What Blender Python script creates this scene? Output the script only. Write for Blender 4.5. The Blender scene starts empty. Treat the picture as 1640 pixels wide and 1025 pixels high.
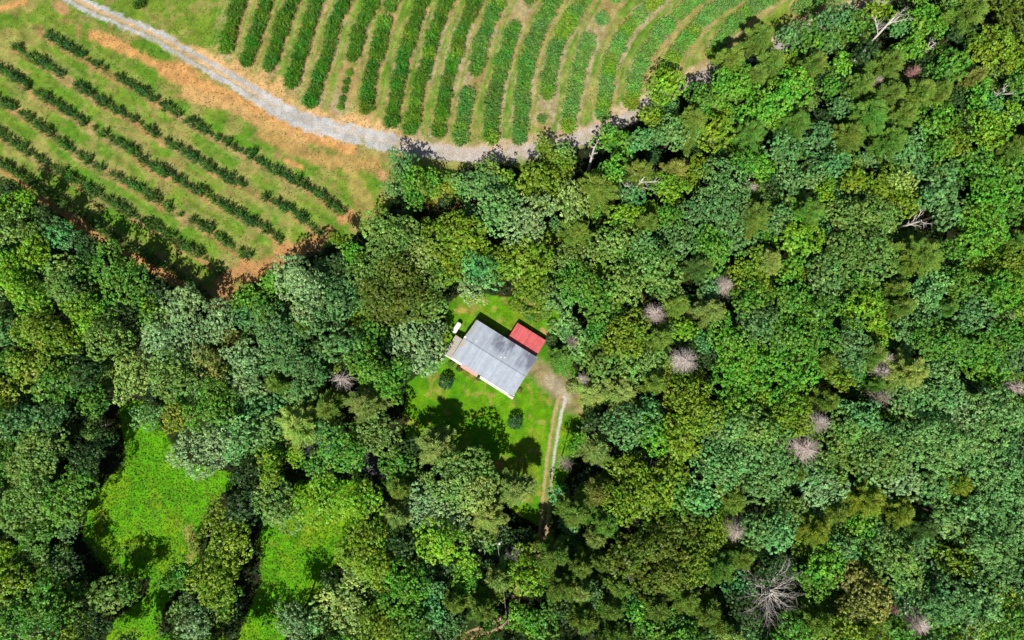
import bpy, math, random
import numpy as np
from mathutils import Vector, Matrix

# ------------------------------------------------------------------ camera, sky, sun
S = bpy.context.scene
COL = S.collection
CAM_H = 160.0
TILT = math.radians(4.0)
FPX = 1067.0                     # focal length in photo pixels (photo 1640 x 1025)
cam_d = bpy.data.cameras.new("camera"); cam = bpy.data.objects.new("camera", cam_d)
COL.objects.link(cam); S.camera = cam
cam.location = (0, 0, CAM_H); cam.rotation_euler = (TILT, 0, 0)
cam_d.sensor_fit = 'HORIZONTAL'; cam_d.sensor_width = 36.0
cam_d.lens = 36.0 * FPX / 1640.0
cam_d.clip_start = 1.0; cam_d.clip_end = 6000.0

SUN_EL = math.radians(55.0)
SH = Vector((0.27, 0.963))       # direction shadows fall on the ground (x right, y up)
sun_dir = Vector((-SH.x*math.cos(SUN_EL), -SH.y*math.cos(SUN_EL), math.sin(SUN_EL)))  # towards the sun
W = bpy.data.worlds.new("World"); S.world = W; W.use_nodes = True
nt = W.node_tree; bg = nt.nodes["Background"]
sky = nt.nodes.new("ShaderNodeTexSky"); sky.sky_type = 'NISHITA'; sky.sun_disc = False
sky.sun_elevation = SUN_EL; sky.sun_rotation = math.atan2(sun_dir.x, sun_dir.y)
nt.links.new(sky.outputs[0], bg.inputs[0]); bg.inputs[1].default_value = 0.058
sl = bpy.data.lights.new("sun", 'SUN'); sl.energy = 5.0; sl.angle = math.radians(0.5); sl.color = (1.0, 0.955, 0.88)
so = bpy.data.objects.new("sun", sl); COL.objects.link(so); so.location = (0, -60, 120)
so.rotation_euler = sun_dir.to_track_quat('Z', 'Y').to_euler()
S.view_settings.view_transform = 'Standard'; S.view_settings.look = 'None'
S.view_settings.exposure = 0.45; S.view_settings.gamma = 1.0; S.view_settings.use_curve_mapping = False

# ------------------------------------------------------------------ helpers
def lin(r, g, b):
    f = lambda c: (c/255/12.92) if c/255 <= 0.04045 else ((c/255+0.055)/1.055)**2.4
    return (f(r), f(g), f(b))

CT, ST = math.cos(TILT), math.sin(TILT)
def ground(u, v, z=0.0):
    """photo pixel -> world point at height z"""
    dx, dy, dz = (u-820.0)/FPX, -(v-512.5)/FPX, -1.0
    wy = dy*CT - dz*ST; wz = dy*ST + dz*CT
    s = (z - CAM_H)/wz
    return Vector((dx*s, wy*s, z))
def to_px(x, y):
    """world ground (arrays) -> photo pixel"""
    Z = -CAM_H
    cy = y*CT + Z*ST; cz = -y*ST + Z*CT
    return 820 + FPX*x/(-cz), 512.5 - FPX*cy/(-cz)
PX = 0.15                        # about metres per photo pixel on the ground

def npmesh(name, V, F, mats, smooth=False, fattr=None, vcol=None):
    """V (n,3), F (m,4) or (m,3) int arrays"""
    me = bpy.data.meshes.new(name)
    V = np.asarray(V, dtype=np.float32); F = np.asarray(F, dtype=np.int32)
    k = F.shape[1]
    me.vertices.add(len(V)); me.vertices.foreach_set("co", V.ravel())
    me.loops.add(F.size); me.loops.foreach_set("vertex_index", F.ravel())
    me.polygons.add(len(F))
    me.polygons.foreach_set("loop_start", np.arange(0, F.size, k, dtype=np.int32))
    me.polygons.foreach_set("loop_total", np.full(len(F), k, dtype=np.int32))
    if smooth: me.polygons.foreach_set("use_smooth", np.ones(len(F), dtype=bool))
    me.update(calc_edges=True)
    if fattr is not None:
        a = me.attributes.new("tint", 'FLOAT', 'FACE'); a.data.foreach_set("value", np.asarray(fattr, dtype=np.float32))
    if vcol is not None:
        for nm, arr in vcol.items():
            arr = np.asarray(arr, dtype=np.float32)
            if arr.ndim == 1:
                a = me.attributes.new(nm, 'FLOAT', 'POINT'); a.data.foreach_set("value", arr)
            else:
                a = me.attributes.new(nm, 'FLOAT_COLOR', 'POINT')
                a.data.foreach_set("color", np.concatenate([arr, np.ones((len(arr), 1), np.float32)], 1).ravel())
    for m in (mats if isinstance(mats, (list, tuple)) else [mats]): me.materials.append(m)
    return me

def link(name, me, parent=None, loc=None, rot=None, scale=None):
    o = bpy.data.objects.new(name, me); COL.objects.link(o)
    if parent: o.parent = parent
    if loc is not None: o.location = loc
    if rot is not None: o.rotation_euler = rot
    if scale is not None: o.scale = scale
    return o
def tag(o, label=None, cat=None, group=None, kind=None):
    if label: o["label"] = label
    if cat: o["category"] = cat
    if group: o["group"] = group
    if kind: o["kind"] = kind
    return o

class MB:
    """collects boxes, prisms, tubes into one mesh"""
    def __init__(s): s.v = []; s.f = []
    def poly(s, pts, faces):
        b = len(s.v); s.v += [tuple(p) for p in pts]; s.f += [tuple(b+i for i in f) for f in faces]
    def box(s, x0, x1, y0, y1, z0, z1):
        s.poly([(x0,y0,z0),(x1,y0,z0),(x1,y1,z0),(x0,y1,z0),(x0,y0,z1),(x1,y0,z1),(x1,y1,z1),(x0,y1,z1)],
               [(0,3,2,1),(4,5,6,7),(0,1,5,4),(1,2,6,5),(2,3,7,6),(3,0,4,7)])
    def slab(s, p, t):
        """four corner points, thickness t downwards"""
        q = [(a[0], a[1], a[2]-t) for a in p]
        s.poly(list(p)+q, [(0,1,2,3),(7,6,5,4),(0,4,5,1),(1,5,6,2),(2,6,7,3),(3,7,4,0)])
    def tube(s, p, q, r0, r1, n=6, cap=True):
        p = Vector(p); q = Vector(q); d = (q-p)
        if d.length < 1e-6: return
        d.normalize(); a = d.orthogonal().normalized(); b = d.cross(a)
        pts = []
        for c, r in ((p, r0), (q, r1)):
            for i in range(n):
                t = 2*math.pi*i/n; pts.append(c + a*(r*math.cos(t)) + b*(r*math.sin(t)))
        fs = [(i, (i+1) % n, n+(i+1) % n, n+i) for i in range(n)]
        if cap: fs += [tuple(range(n-1, -1, -1)), tuple(range(n, 2*n))]
        s.poly(pts, fs)
    def mesh(s, name, mat):
        me = bpy.data.meshes.new(name); me.from_pydata(s.v, [], s.f); me.update(); me.materials.append(mat); return me
    def build(s, name, mat, parent=None, **k): return link(name, s.mesh(name, mat), parent, **k)

# ------------------------------------------------------------------ numpy value noise
def vnoise(x, y, seed=0):
    rs = np.random.RandomState(seed); T = rs.rand(256, 256)
    xi = np.floor(x).astype(int); yi = np.floor(y).astype(int); fx = x-xi; fy = y-yi
    fx = fx*fx*(3-2*fx); fy = fy*fy*(3-2*fy)
    a = T[yi & 255, xi & 255]; b = T[yi & 255, (xi+1) & 255]; c = T[(yi+1) & 255, xi & 255]; d = T[(yi+1) & 255, (xi+1) & 255]
    return (a*(1-fx)+b*fx)*(1-fy) + (c*(1-fx)+d*fx)*fy
def fbm(x, y, scale, seed=0, oct=4):
    t = 0; a = 0.5; n = 0
    for i in range(oct):
        t = t + a*vnoise(x/scale*2**i+13.7*i, y/scale*2**i+7.1*i, seed+i); n += a; a *= 0.55
    return t/n
def sstep(e0, e1, x): t = np.clip((x-e0)/(e1-e0), 0, 1); return t*t*(3-2*t)

def dist_poly(u, v, pts):
    """distance (px) from points to polyline, and arclength parameter"""
    d = np.full(u.shape, 1e9)
    for (x0, y0), (x1, y1) in zip(pts[:-1], pts[1:]):
        dx, dy = x1-x0, y1-y0; L = dx*dx+dy*dy
        t = np.clip(((u-x0)*dx+(v-y0)*dy)/L, 0, 1)
        d = np.minimum(d, np.hypot(u-x0-t*dx, v-y0-t*dy))
    return d
def inside(u, v, poly):
    r = np.zeros(u.shape, bool); n = len(poly); j = n-1
    for i in range(n):
        xi, yi = poly[i]; xj, yj = poly[j]
        if yi != yj:
            r ^= ((yi > v) != (yj > v)) & (u < (xj-xi)*(v-yi)/(yj-yi)+xi)
        j = i
    return r
def smooth_poly(pts, n=6):
    """catmull-rom resample"""
    P = [Vector(p) for p in pts]; P = [P[0]*2-P[1]] + P + [P[-1]*2-P[-2]]; out = []
    for i in range(1, len(P)-2):
        for k in range(n):
            t = k/n
            out.append(0.5*((2*P[i])+(P[i+1]-P[i-1])*t+(2*P[i-1]-5*P[i]+4*P[i+1]-P[i+2])*t*t+(3*P[i]-P[i-1]-3*P[i+1]+P[i+2])*t**3))
    out.append(P[-2]); return [(p.x, p.y) for p in out]

# ------------------------------------------------------------------ layout (photo pixels)
ROAD = smooth_poly([(60,-60),(95,-22),(130,5),(200,37),(250,58),(300,88),(350,116),(410,152),(472,188),(535,207),(597,222),(660,236),(722,245),(780,248),(830,244),(880,236),(925,224),(960,210),(1000,192),(1052,160),(1100,135),(1150,112),(1230,80),(1310,46),(1400,10),(1480,-50)])
DRIVE = smooth_poly([(900,640),(893,665),(887,700),(881,740),(877,780),(873,820),(868,860),(855,900),(838,935),(824,965),(812,992),(780,1008),(735,1025),(690,1060)])
LANE = smooth_poly([(380,690),(470,712),(540,728),(600,745),(655,775),(700,825),(745,872),(800,884),(850,905),(885,950),(930,960),(1000,925),(1030,800),(1065,730),(1110,700)])
FIELD = [(-900,-900),(1500,-900),(1430,-60),(1395,0),(1335,22),(1270,50),(1240,62),(1175,82),(1140,112),(1065,135),(1045,165),(990,200),(960,212),(945,235),(870,242),(850,262),(790,262),(700,275),(735,300),(735,325),(700,335),(640,305),(618,345),(600,352),(560,385),(520,395),(440,440),(400,460),(370,490),(330,495),(270,452),(230,430),(150,385),(90,345),(40,312),(-60,270),(-900,60)]
LAWN = [(718,486),(745,468),(800,474),(850,470),(895,488),(900,540),(905,575),(935,610),(950,650),(955,700),(925,725),(905,770),(884,835),(862,840),(830,826),(800,800),(800,770),(760,770),(690,720),(650,705),(645,660),(652,615),(690,585),(712,575),(700,545),(712,520)]
MEADOW = [(188,640),(230,645),(262,690),(290,738),(330,752),(378,758),(372,780),(335,812),(325,860),(318,900),(292,930),(262,965),(255,1000),(285,1060),(170,1060),(175,1000),(235,950),(240,925),(175,915),(130,860),(145,800),(200,740),(195,690)]
VINES = [(415,850),(440,800),(480,770),(560,765),(600,800),(565,870),(530,915),(512,960),(480,990),(440,1040),(395,1060),(370,1060),(415,930)]
VINES2 = [(660,850),(700,830),(760,850),(745,900),(700,915),(670,890)]
VINES3 = [(0,880),(60,870),(90,885),(50,920),(0,920)]
TOPROWS = [
 [(396,-30),(385,-5),(375,18),(369,45),(360,76)],
 [(437,-30),(428,-5),(417,25),(407,60),(395,94)],
 [(478,-30),(470,-6),(459,18),(447,50),(438,85),(429,106)],
 [(518,-30),(506,5),(495,32),(487,62),(475,100),(466,132)],
 [(565,-30),(549,8),(532,40),(525,78),(514,110),(506,135),(497,163)],
 [(605,-30),(591,10),(575,47),(565,85),(557,120),(551,147),(543,170)],
 [(640,-30),(627,2),(612,45),(604,82),(592,120),(586,172)],
 [(688,-30),(673,8),(656,57),(645,95),(635,140),(626,195)],
 [(728,-30),(710,12),(695,50),(680,107),(665,162),(657,207)],
 [(774,-30),(756,12),(738,55),(721,112),(710,160),(702,210)],
 [(812,-30),(793,12),(773,62),(762,108),(752,140),(742,178),(737,220)],
 [(862,-30),(838,10),(820,52),(801,112),(790,162),(785,220)],
 [(902,-30),(878,15),(857,60),(842,112),(835,162),(831,222)],
 [(955,-30),(926,15),(896,62),(881,112),(876,152),(869,190)],
 [(1000,-30),(966,24),(936,82),(925,125),(915,170),(909,200)],
 [(1085,-30),(1038,12),(1005,45),(983,87),(972,125),(965,182)],
 [(1150,-30),(1103,8),(1065,45),(1037,82),(1021,115),(1011,165)],
 [(1220,-30),(1157,8),(1127,30),(1094,70),(1076,100),(1062,118)],
 [(1275,-30),(1226,0),(1195,22),(1166,50),(1142,84)],
 [(1345,-30),(1320,-8),(1284,14)],
]
LEFTROWS = [
 [(60,40),(75,54),(107,75),(155,103),(212,137),(265,170),(307,196),(362,228),(400,247),(436,271),(492,299),(522,320),(548,342)],
 [(25,76),(42,87),(82,108),(107,125),(137,145),(175,170),(217,192),(240,210),(277,232),(313,254),(350,277),(375,289),(400,301),(425,316),(462,334),(497,361),(518,380)],
 [(-10,102),(15,117),(45,139),(72,155),(107,178),(147,203),(175,220),(212,242),(240,264),(282,286),(322,307),(357,327),(390,348),(425,367),(457,392)],
 [(-25,146),(5,163),(42,186),(80,214),(107,234),(150,264),(197,288),(245,316),(280,338),(330,366),(365,391),(397,412)],
 [(-25,198),(12,222),(57,250),(77,263),(130,294),(185,328),(230,353),(265,373),(307,401),(337,418),(356,440)],
 [(-25,245),(12,268),(37,283),(100,326),(140,348),(170,371),(212,398),(250,418),(282,436),(312,458),(340,482)],
]
TOPS = [smooth_poly(r, 5) for r in TOPROWS]; LEFTS = [smooth_poly(r, 3) for r in LEFTROWS]

# ------------------------------------------------------------------ materials
def mat_new(name):
    m = bpy.data.materials.new(name); m.use_nodes = True
    n = m.node_tree.nodes; l = m.node_tree.links
    return m, n, l, n["Principled BSDF"]
def mixrgb(n, l, kind, fac, a, b):
    x = n.new("ShaderNodeMix"); x.data_type = 'RGBA'; x.blend_type = kind
    if isinstance(fac, (int, float)): x.inputs[0].default_value = fac
    else: l.new(fac, x.inputs[0])
    for s, i in ((a, 6), (b, 7)):
        if isinstance(s, tuple): x.inputs[i].default_value = (*s[:3], 1)
        else: l.new(s, x.inputs[i])
    return x.outputs[2]
def noise(n, l, scale, detail=4, vec=None, rough=0.6):
    t = n.new("ShaderNodeTexNoise"); t.inputs["Scale"].default_value = scale; t.inputs["Detail"].default_value = detail
    t.inputs["Roughness"].default_value = rough
    if vec is None:
        g = n.new("ShaderNodeNewGeometry"); vec = g.outputs["Position"]
    l.new(vec, t.inputs["Vector"]); return t.outputs[0]
def ramp(n, l, src, p0, p1, c0=(0,0,0), c1=(1,1,1)):
    r = n.new("ShaderNodeValToRGB"); r.color_ramp.elements[0].position = p0; r.color_ramp.elements[1].position = p1
    r.color_ramp.elements[0].color = (*c0, 1); r.color_ramp.elements[1].color = (*c1, 1); l.new(src, r.inputs[0]); return r.outputs[0]
def bump(n, l, bsdf, h, strength, dist):
    b = n.new("ShaderNodeBump"); b.inputs["Strength"].default_value = strength; b.inputs["Distance"].default_value = dist
    l.new(h, b.inputs["Height"]); l.new(b.outputs[0], bsdf.inputs["Normal"])

def leaf_material(name, transl=0.25, rough=0.45, spec=0.35, lo=0.55, hi=1.35, own=False):
    """foliage: the tree's own colour (object colour) varied leaf by leaf; dark tint on crown-core leaves is painted shade"""
    m, n, l, b = mat_new(name)
    oi = n.new("ShaderNodeObjectInfo"); at = n.new("ShaderNodeAttribute"); at.attribute_name = "tint"
    mr = n.new("ShaderNodeMapRange"); mr.inputs[3].default_value = lo; mr.inputs[4].default_value = hi
    l.new(at.outputs["Fac"], mr.inputs[0])
    hs = n.new("ShaderNodeHueSaturation")
    v2 = n.new("ShaderNodeMapRange"); v2.inputs[1].default_value = 0.3; v2.inputs[2].default_value = 0.7; v2.inputs[3].default_value = 0.72; v2.inputs[4].default_value = 1.22
    l.new(noise(n, l, 0.55, 2), v2.inputs[0]); vm = n.new("ShaderNodeMath"); vm.operation = 'MULTIPLY'; l.new(mr.outputs[0], vm.inputs[0]); l.new(v2.outputs[0], vm.inputs[1]); l.new(vm.outputs[0], hs.inputs["Value"])
    mh = n.new("ShaderNodeMapRange"); mh.inputs[1].default_value = 0.3; mh.inputs[2].default_value = 0.7; mh.inputs[3].default_value = 0.472; mh.inputs[4].default_value = 0.53
    nz = noise(n, l, 0.30, 3); l.new(nz, mh.inputs[0]); l.new(mh.outputs[0], hs.inputs["Hue"])
    lc = n.new("ShaderNodeAttribute"); lc.attribute_name = "leafcol"
    l.new(lc.outputs["Color"] if own else oi.outputs["Color"], hs.inputs["Color"])
    l.new(hs.outputs[0], b.inputs["Base Color"]); b.inputs["Roughness"].default_value = rough
    b.inputs["Specular IOR Level"].default_value = spec
    tr = n.new("ShaderNodeBsdfTranslucent"); ty = mixrgb(n, l, 'MULTIPLY', 1.0, hs.outputs[0], (1.2, 1.25, 0.5)); l.new(ty, tr.inputs[0])
    ms = n.new("ShaderNodeMixShader"); ms.inputs[0].default_value = transl
    l.new(b.outputs[0], ms.inputs[1]); l.new(tr.outputs[0], ms.inputs[2])
    l.new(ms.outputs[0], n["Material Output"].inputs[0]); return m
M_LEAF = leaf_material("broadleaf_foliage", 0.22, 0.45, 0.3)
M_NEEDLE = leaf_material("pine_needles", 0.15, 0.6, 0.2, 0.6, 1.3)
M_BUSH = leaf_material("bush_foliage", 0.22, 0.45, 0.35, 0.6, 1.3)

def simple(name, c, rough=0.8, spec=0.3, var=0.25, scale=2.0, bmp=0.0, metal=0.0):
    m, n, l, b = mat_new(name)
    nz = noise(n, l, scale, 6)
    f = ramp(n, l, nz, 0.3, 0.7, (1-var,)*3, (1+var*0.6,)*3)
    l.new(mixrgb(n, l, 'MULTIPLY', 1.0, c, f), b.inputs["Base Color"])
    b.inputs["Roughness"].default_value = rough; b.inputs["Specular IOR Level"].default_value = spec; b.inputs["Metallic"].default_value = metal
    if bmp: bump(n, l, b, nz, bmp, 0.05)
    return m
M_BARK = simple("bark", (0.10, 0.075, 0.055), 0.95, 0.1, 0.4, 5, 0.5)
M_DEAD = simple("weathered_dead_wood", (0.40, 0.355, 0.33), 0.9, 0.2, 0.35, 1.5)
M_SNAG = simple("bleached_wood", (0.55, 0.51, 0.45), 0.85, 0.2, 0.3, 1.5)

# ------------------------------------------------------------------ ground
def axis(a0, a1, step):
    core = np.arange(a0, a1+step*0.5, step); out = []
    d = step; x = core[-1]
    while x < 2500: d *= 1.35; x += d; out.append(x)
    lo = []; d = step; x = core[0]
    while x > -2500: d *= 1.35; x -= d; lo.append(x)
    return np.array(lo[::-1] + list(core) + out)
xs = axis(-145, 145, 0.36); ys = axis(-95, 125, 0.36)
X, Y = np.meshgrid(xs, ys); x = X.ravel(); y = Y.ravel()
U, Vv = to_px(x, np.clip(y, -1200, 2200))
far = (np.abs(x) > 220) | (y > 200) | (y < -150)
def C(r, g, b): return np.array(lin(r, g, b))
n1 = fbm(x, y, 9, 1); n2 = fbm(x, y, 2.2, 5); n3 = fbm(x, y, 28, 9); n4 = fbm(x, y, 0.9, 21, 3); n5 = fbm(x*0.6+y*0.8, y*0.6-x*0.8, 5, 33)
def lay(col, c, m): return col*(1-m[:, None]) + np.asarray(c)*m[:, None]
dU = U + 14*(n1-0.5); dV = Vv + 14*(n5-0.5)
# forest floor everywhere first
col = np.tile(C(48, 52, 28), (len(x), 1))
col = lay(col, C(52, 72, 26), sstep(0.45, 0.6, n1)); col = lay(col, C(84, 78, 54), sstep(0.62, 0.72, n2)*0.4)
# fields
fld = inside(dU, dV, FIELD) | (far & (Vv < 0))
g = np.tile(C(122, 152, 50), (len(x), 1))
g = lay(g, C(98, 146, 40), sstep(0.42, 0.6, n1)*0.9); g = lay(g, C(156, 160, 84), sstep(0.5, 0.68, n5)*0.8)
g = lay(g, C(172, 142, 92), sstep(0.56, 0.72, n2*0.5+n3*0.5)*0.8)
# mown strips in the top block and soil under its rows
dtop = np.full(x.shape, 1e9); idx = np.zeros(x.shape, int)
for i, r in enumerate(TOPS):
    d = dist_poly(U, Vv, r + [(r[-1][0]-3, r[-1][1]+4)]); m = d < dtop; idx[m] = i; dtop = np.where(m, d, dtop)
sgn = np.zeros(x.shape)
for i, r in enumerate(TOPS):
    m = idx == i
    rx = np.interp(Vv[m], [p[1] for p in r], [p[0] for p in r]); sgn[m] = np.sign(U[m]-rx)
inrow = sstep(17.0, 14.0, np.abs(dtop*sgn-2.5) + (n2-0.5)*8 + (n4-0.5)*5)
stripc = np.array([vnoise(np.array([i*3.1+0.5]), np.array([0.5]), 44)[0] for i in range(len(TOPS)+1)])
sc = stripc[idx + (sgn > 0)]
road_d = dist_poly(U, Vv, ROAD)
topblk = (dtop < 26) & (Vv < np.interp(U, [p[0] for p in ROAD], [p[1] for p in ROAD])-4)
strip = np.where(sc[:, None] > 0.45, C(104, 156, 40), C(134, 162, 60))
nr_ = fbm(sgn*dtop*2.2+idx*50, Vv*0.16, 6, 61, 4)
strip = strip*(1+0.5*(n5[:, None]-0.5))
strip = lay(strip, C(176, 168, 108), sstep(0.5, 0.66, nr_)*0.45)
strip = lay(strip, C(186, 172, 118), sstep(0.52, 0.7, n2*0.6+n1*0.4)*0.55)
track = np.exp(-((dtop-18.5)/1.2)**2)*(0.5*(sc < 0.5)+0.2)
strip = lay(strip, C(196, 184, 128), np.clip(track, 0, 1))
g = np.where(topblk[:, None], strip, g)
soil = lay(np.tile(C(192, 158, 112), (len(x), 1)), C(196, 172, 146), sstep(0.45, 0.6, n1))
soil = lay(soil, C(128, 140, 62), sstep(0.55, 0.62, n4*0.5+n2*0.5)*0.8)
g = np.where(topblk[:, None], g*(1-0.8*inrow[:, None])+soil*0.8*inrow[:, None], g)
# sandy margin along the road
sand_w = np.interp(U, [100, 300, 360, 480, 600, 700, 830, 950, 1060], [8, 14, 40, 46, 34, 26, 26, 26, 26])
upper = Vv < np.interp(U, [p[0] for p in ROAD], [p[1] for p in ROAD])
sm = sstep(1.0, 0.55, road_d/sand_w + (n2-0.5)*0.9 + (n1-0.5)*0.7)*np.where(upper, 1.0, 0.35)
sandc = lay(np.tile(C(236, 188, 134), (len(x), 1)), C(216, 190, 164), sstep(560, 760, U))
g = g*(1-0.92*sm[:, None]) + sandc*(0.92*sm[:, None])
# worn orange clay lines between the road and the diagonal rows
def patch(g, pts, w, c, k=1.0, sd=0.9):
    d = dist_poly(U, Vv, pts); m = sstep(1.1, 0.35, d/w + (n2-0.5)*sd + (n1-0.5)*sd + (n4-0.5)*0.5)*k
    return g*(1-m[:, None]) + np.array(c)*m[:, None]
OR = C(222, 168, 106)
g = lay(g, C(176, 156, 98), sstep(0.5, 0.64, n4*0.4+n5*0.6)*0.55)
g = patch(g, [(150,55),(200,78),(240,98),(270,112),(300,112)], 13, OR)
g = patch(g, [(262,110),(330,140),(420,178),(470,205),(560,240)], 17, OR)
g = patch(g, [(300,150),(380,172),(430,205),(480,225)], 14, C(214, 172, 112))
g = patch(g, [(0,15),(20,8),(35,2)], 9, OR); g = patch(g, [(95,10),(105,18)], 9, C(200,160,110))
g = patch(g, [(420,215),(500,250),(560,262),(600,265)], 16, C(190, 158, 96))
g = patch(g, [(556,262),(572,300),(592,338),(565,356)], 15, C(190, 164, 100), 0.65, 1.3)
g = patch(g, [(455,258),(480,268)], 7, OR); g = patch(g, [(612,278),(616,284)], 10, C(206,160,116))
g = patch(g, [(650,255),(700,262),(790,266)], 10, C(168, 166, 84), 0.7)
# diagonal block
dl = np.full(x.shape, 1e9); lidx = np.zeros(x.shape, int)
for i, r in enumerate(LEFTS):
    d = dist_poly(U, Vv, r); m = d < dl; lidx[m] = i; dl = np.where(m, d, dl)
below = np.zeros(x.shape)
for i, r in enumerate(LEFTS):
    m = lidx == i; below[m] = np.sign(Vv[m]-np.interp(U[m], [p[0] for p in r], [p[1] for p in r]))
sd_ = dl*below
ls = sstep(10, 4.5, np.abs(sd_-3.0) + (n2-0.5)*9 + (n4-0.5)*6)
lg = dl < 30
ns_ = fbm(x*0.857*0.22-y*0.515*0.22, (x*0.515+y*0.857)*1.3, 3, 71, 4)
gl = lay(np.tile(C(124, 162, 54), (len(x), 1)), C(98, 154, 38), sstep(0.4, 0.62, n1)); gl = lay(gl, C(168, 166, 92), sstep(0.5, 0.66, n5)*0.8)
gl = lay(gl, C(176, 164, 104), sstep(0.52, 0.66, ns_)*0.5)
g = np.where((lg & (dl < 19))[:, None], gl*0.8+g*0.2, g)
soil2 = lay(np.tile(C(190, 150, 100), (len(x), 1)), C(186, 160, 110), sstep(0.45, 0.6, n1)); soil2 = lay(soil2, C(112, 124, 60), sstep(0.46, 0.58, n4*0.6+n2*0.4)*0.75)
k = (ls*lg)[:, None]*0.95; g = g*(1-k)+soil2*k
for pts, w in (([(548,352),(560,345)], 11), ([(505,392),(512,386),(525,372)], 14), ([(455,402),(470,408),(500,395)], 18), ([(400,432),(430,425),(445,420)], 17),
               ([(395,446),(430,445),(480,428)], 17), ([(355,455),(372,440),(390,425)], 14), ([(250,425),(300,460),(330,485),(380,470)], 18), ([(60,310),(110,345),(180,400),(240,430)], 11), ([(0,270),(50,300)], 9)):
    g = patch(g, pts, w, C(204, 150, 102), 0.85)
col = np.where(fld[:, None], g, col)
# lawn and meadow
lw = inside(dU*0.5+U*0.5, dV*0.5+Vv*0.5, LAWN)
lc = lay(np.tile(C(112, 172, 18), (len(x), 1)), C(88, 158, 16), sstep(0.4, 0.6, n1)); lc = lay(lc, C(146, 172, 44), sstep(0.52, 0.66, n5)*0.8); lc = lay(lc, C(84, 148, 30), sstep(0.5, 0.64, n4*0.5+n2*0.5)*0.6); lc = lay(lc, C(190, 170, 90), sstep(0.64, 0.74, n2)*0.6)
def patchl(g, pts, w, c, k=1.0): return patch(g, pts, w, c, k, 0.7)
lc = patchl(lc, [(862,592),(880,606),(905,628),(930,645)], 27, C(168, 152, 112)); lc = patchl(lc, [(882,608),(908,636)], 15, C(190, 178, 152), 0.9)
lc = patchl(lc, [(925,640),(950,655)], 12, C(168, 168, 84), 0.8)
lc = patchl(lc, [(735,498),(745,497)], 5, C(206, 180, 100), 0.9); lc = patchl(lc, [(765,478),(780,482)], 6, C(186, 176, 70), 0.7)
lc = patchl(lc, [(715,468),(722,470),(735,470)], 7, C(200, 160, 110), 0.9); lc = patchl(lc, [(840,480),(850,486)], 5, C(220, 170, 120), 0.9)
lc = patchl(lc, [(868,528),(878,540)], 5, C(220, 170, 120), 0.9); lc = patchl(lc, [(775,742),(800,745)], 7, C(210, 150, 100), 0.9)
lc = patchl(lc, [(725,582),(760,608)], 3.5, C(150, 120, 60), 0.8)
col = np.where(lw[:, None], lc, col)
mw = inside(dU, dV, MEADOW) | inside(dU, dV, VINES) | inside(dU, dV, VINES2) | inside(dU, dV, VINES3)
mc = lay(np.tile(C(104, 186, 8), (len(x), 1)), C(134, 184, 20), sstep(0.45, 0.6, n1)); mc = lay(mc, C(88, 150, 10), sstep(0.5, 0.62, n4)*0.7); mc = lay(mc, C(176, 170, 70), sstep(0.6, 0.75, n2*0.6+n3*0.4)*0.6)
mc = patchl(mc, [(300,850),(312,880),(300,900)], 12, C(170, 160, 90), 0.8); mc = patchl(mc, [(165,820),(160,850)], 10, C(140, 150, 50), 0.8)
col = np.where(mw[:, None], mc, col)
col = patch(col, [(668,758),(678,775)], 7, C(196, 130, 88)); col = patch(col, [(1022,472),(1030,482)], 5, C(180, 130, 90)); 
col = patch(col, [(1205,292),(1215,298)], 6, C(180, 120, 90)); col = patch(col, [(690,330),(720,340),(760,330)], 9, C(150,90,60), .8)
forest = ~(fld | lw | mw)
col = np.where(forest[:, None], col*0.55, col*0.56)
gr_ = fbm(x, y, 1.5, 201, 5); gs_ = fbm(x, y, 0.75, 202, 3)
col = col*(1+0.75*(gr_[:, None]-0.5)+0.5*(gs_[:, None]-0.5))*np.where(fld[:, None], 1.10, 1.0)
col = np.clip(col, 0.003, 0.6)
nx, ny = len(xs), len(ys)
I = np.arange(nx*ny).reshape(ny, nx)
F = np.stack([I[:-1, :-1], I[:-1, 1:], I[1:, 1:], I[1:, :-1]], -1).reshape(-1, 4)
m, n, l, b = mat_new("field_and_forest_floor")
at = n.new("ShaderNodeAttribute"); at.attribute_name = "cover"
nA = noise(n, l, 3.2, 8, rough=0.75); nB = noise(n, l, 0.7, 4)
f = ramp(n, l, nA, 0.32, 0.7, (0.50, 0.53, 0.48), (1.46, 1.42, 1.38))
c1 = mixrgb(n, l, 'MULTIPLY', 1.0, at.outputs["Color"], f)
f2 = ramp(n, l, nB, 0.3, 0.7, (0.86, 0.88, 0.86), (1.12, 1.1, 1.1))
l.new(mixrgb(n, l, 'MULTIPLY', 1.0, c1, f2), b.inputs["Base Color"])
b.inputs["Roughness"].default_value = 0.95; b.inputs["Specular IOR Level"].default_value = 0.1
bump(n, l, b, nA, 0.8, 0.18)
GROUND_MAT = m
go = link("ground", npmesh("ground", np.stack([x, y, np.zeros_like(x)], 1), F, m, vcol={"cover": col})); tag(go, kind="structure")

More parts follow.
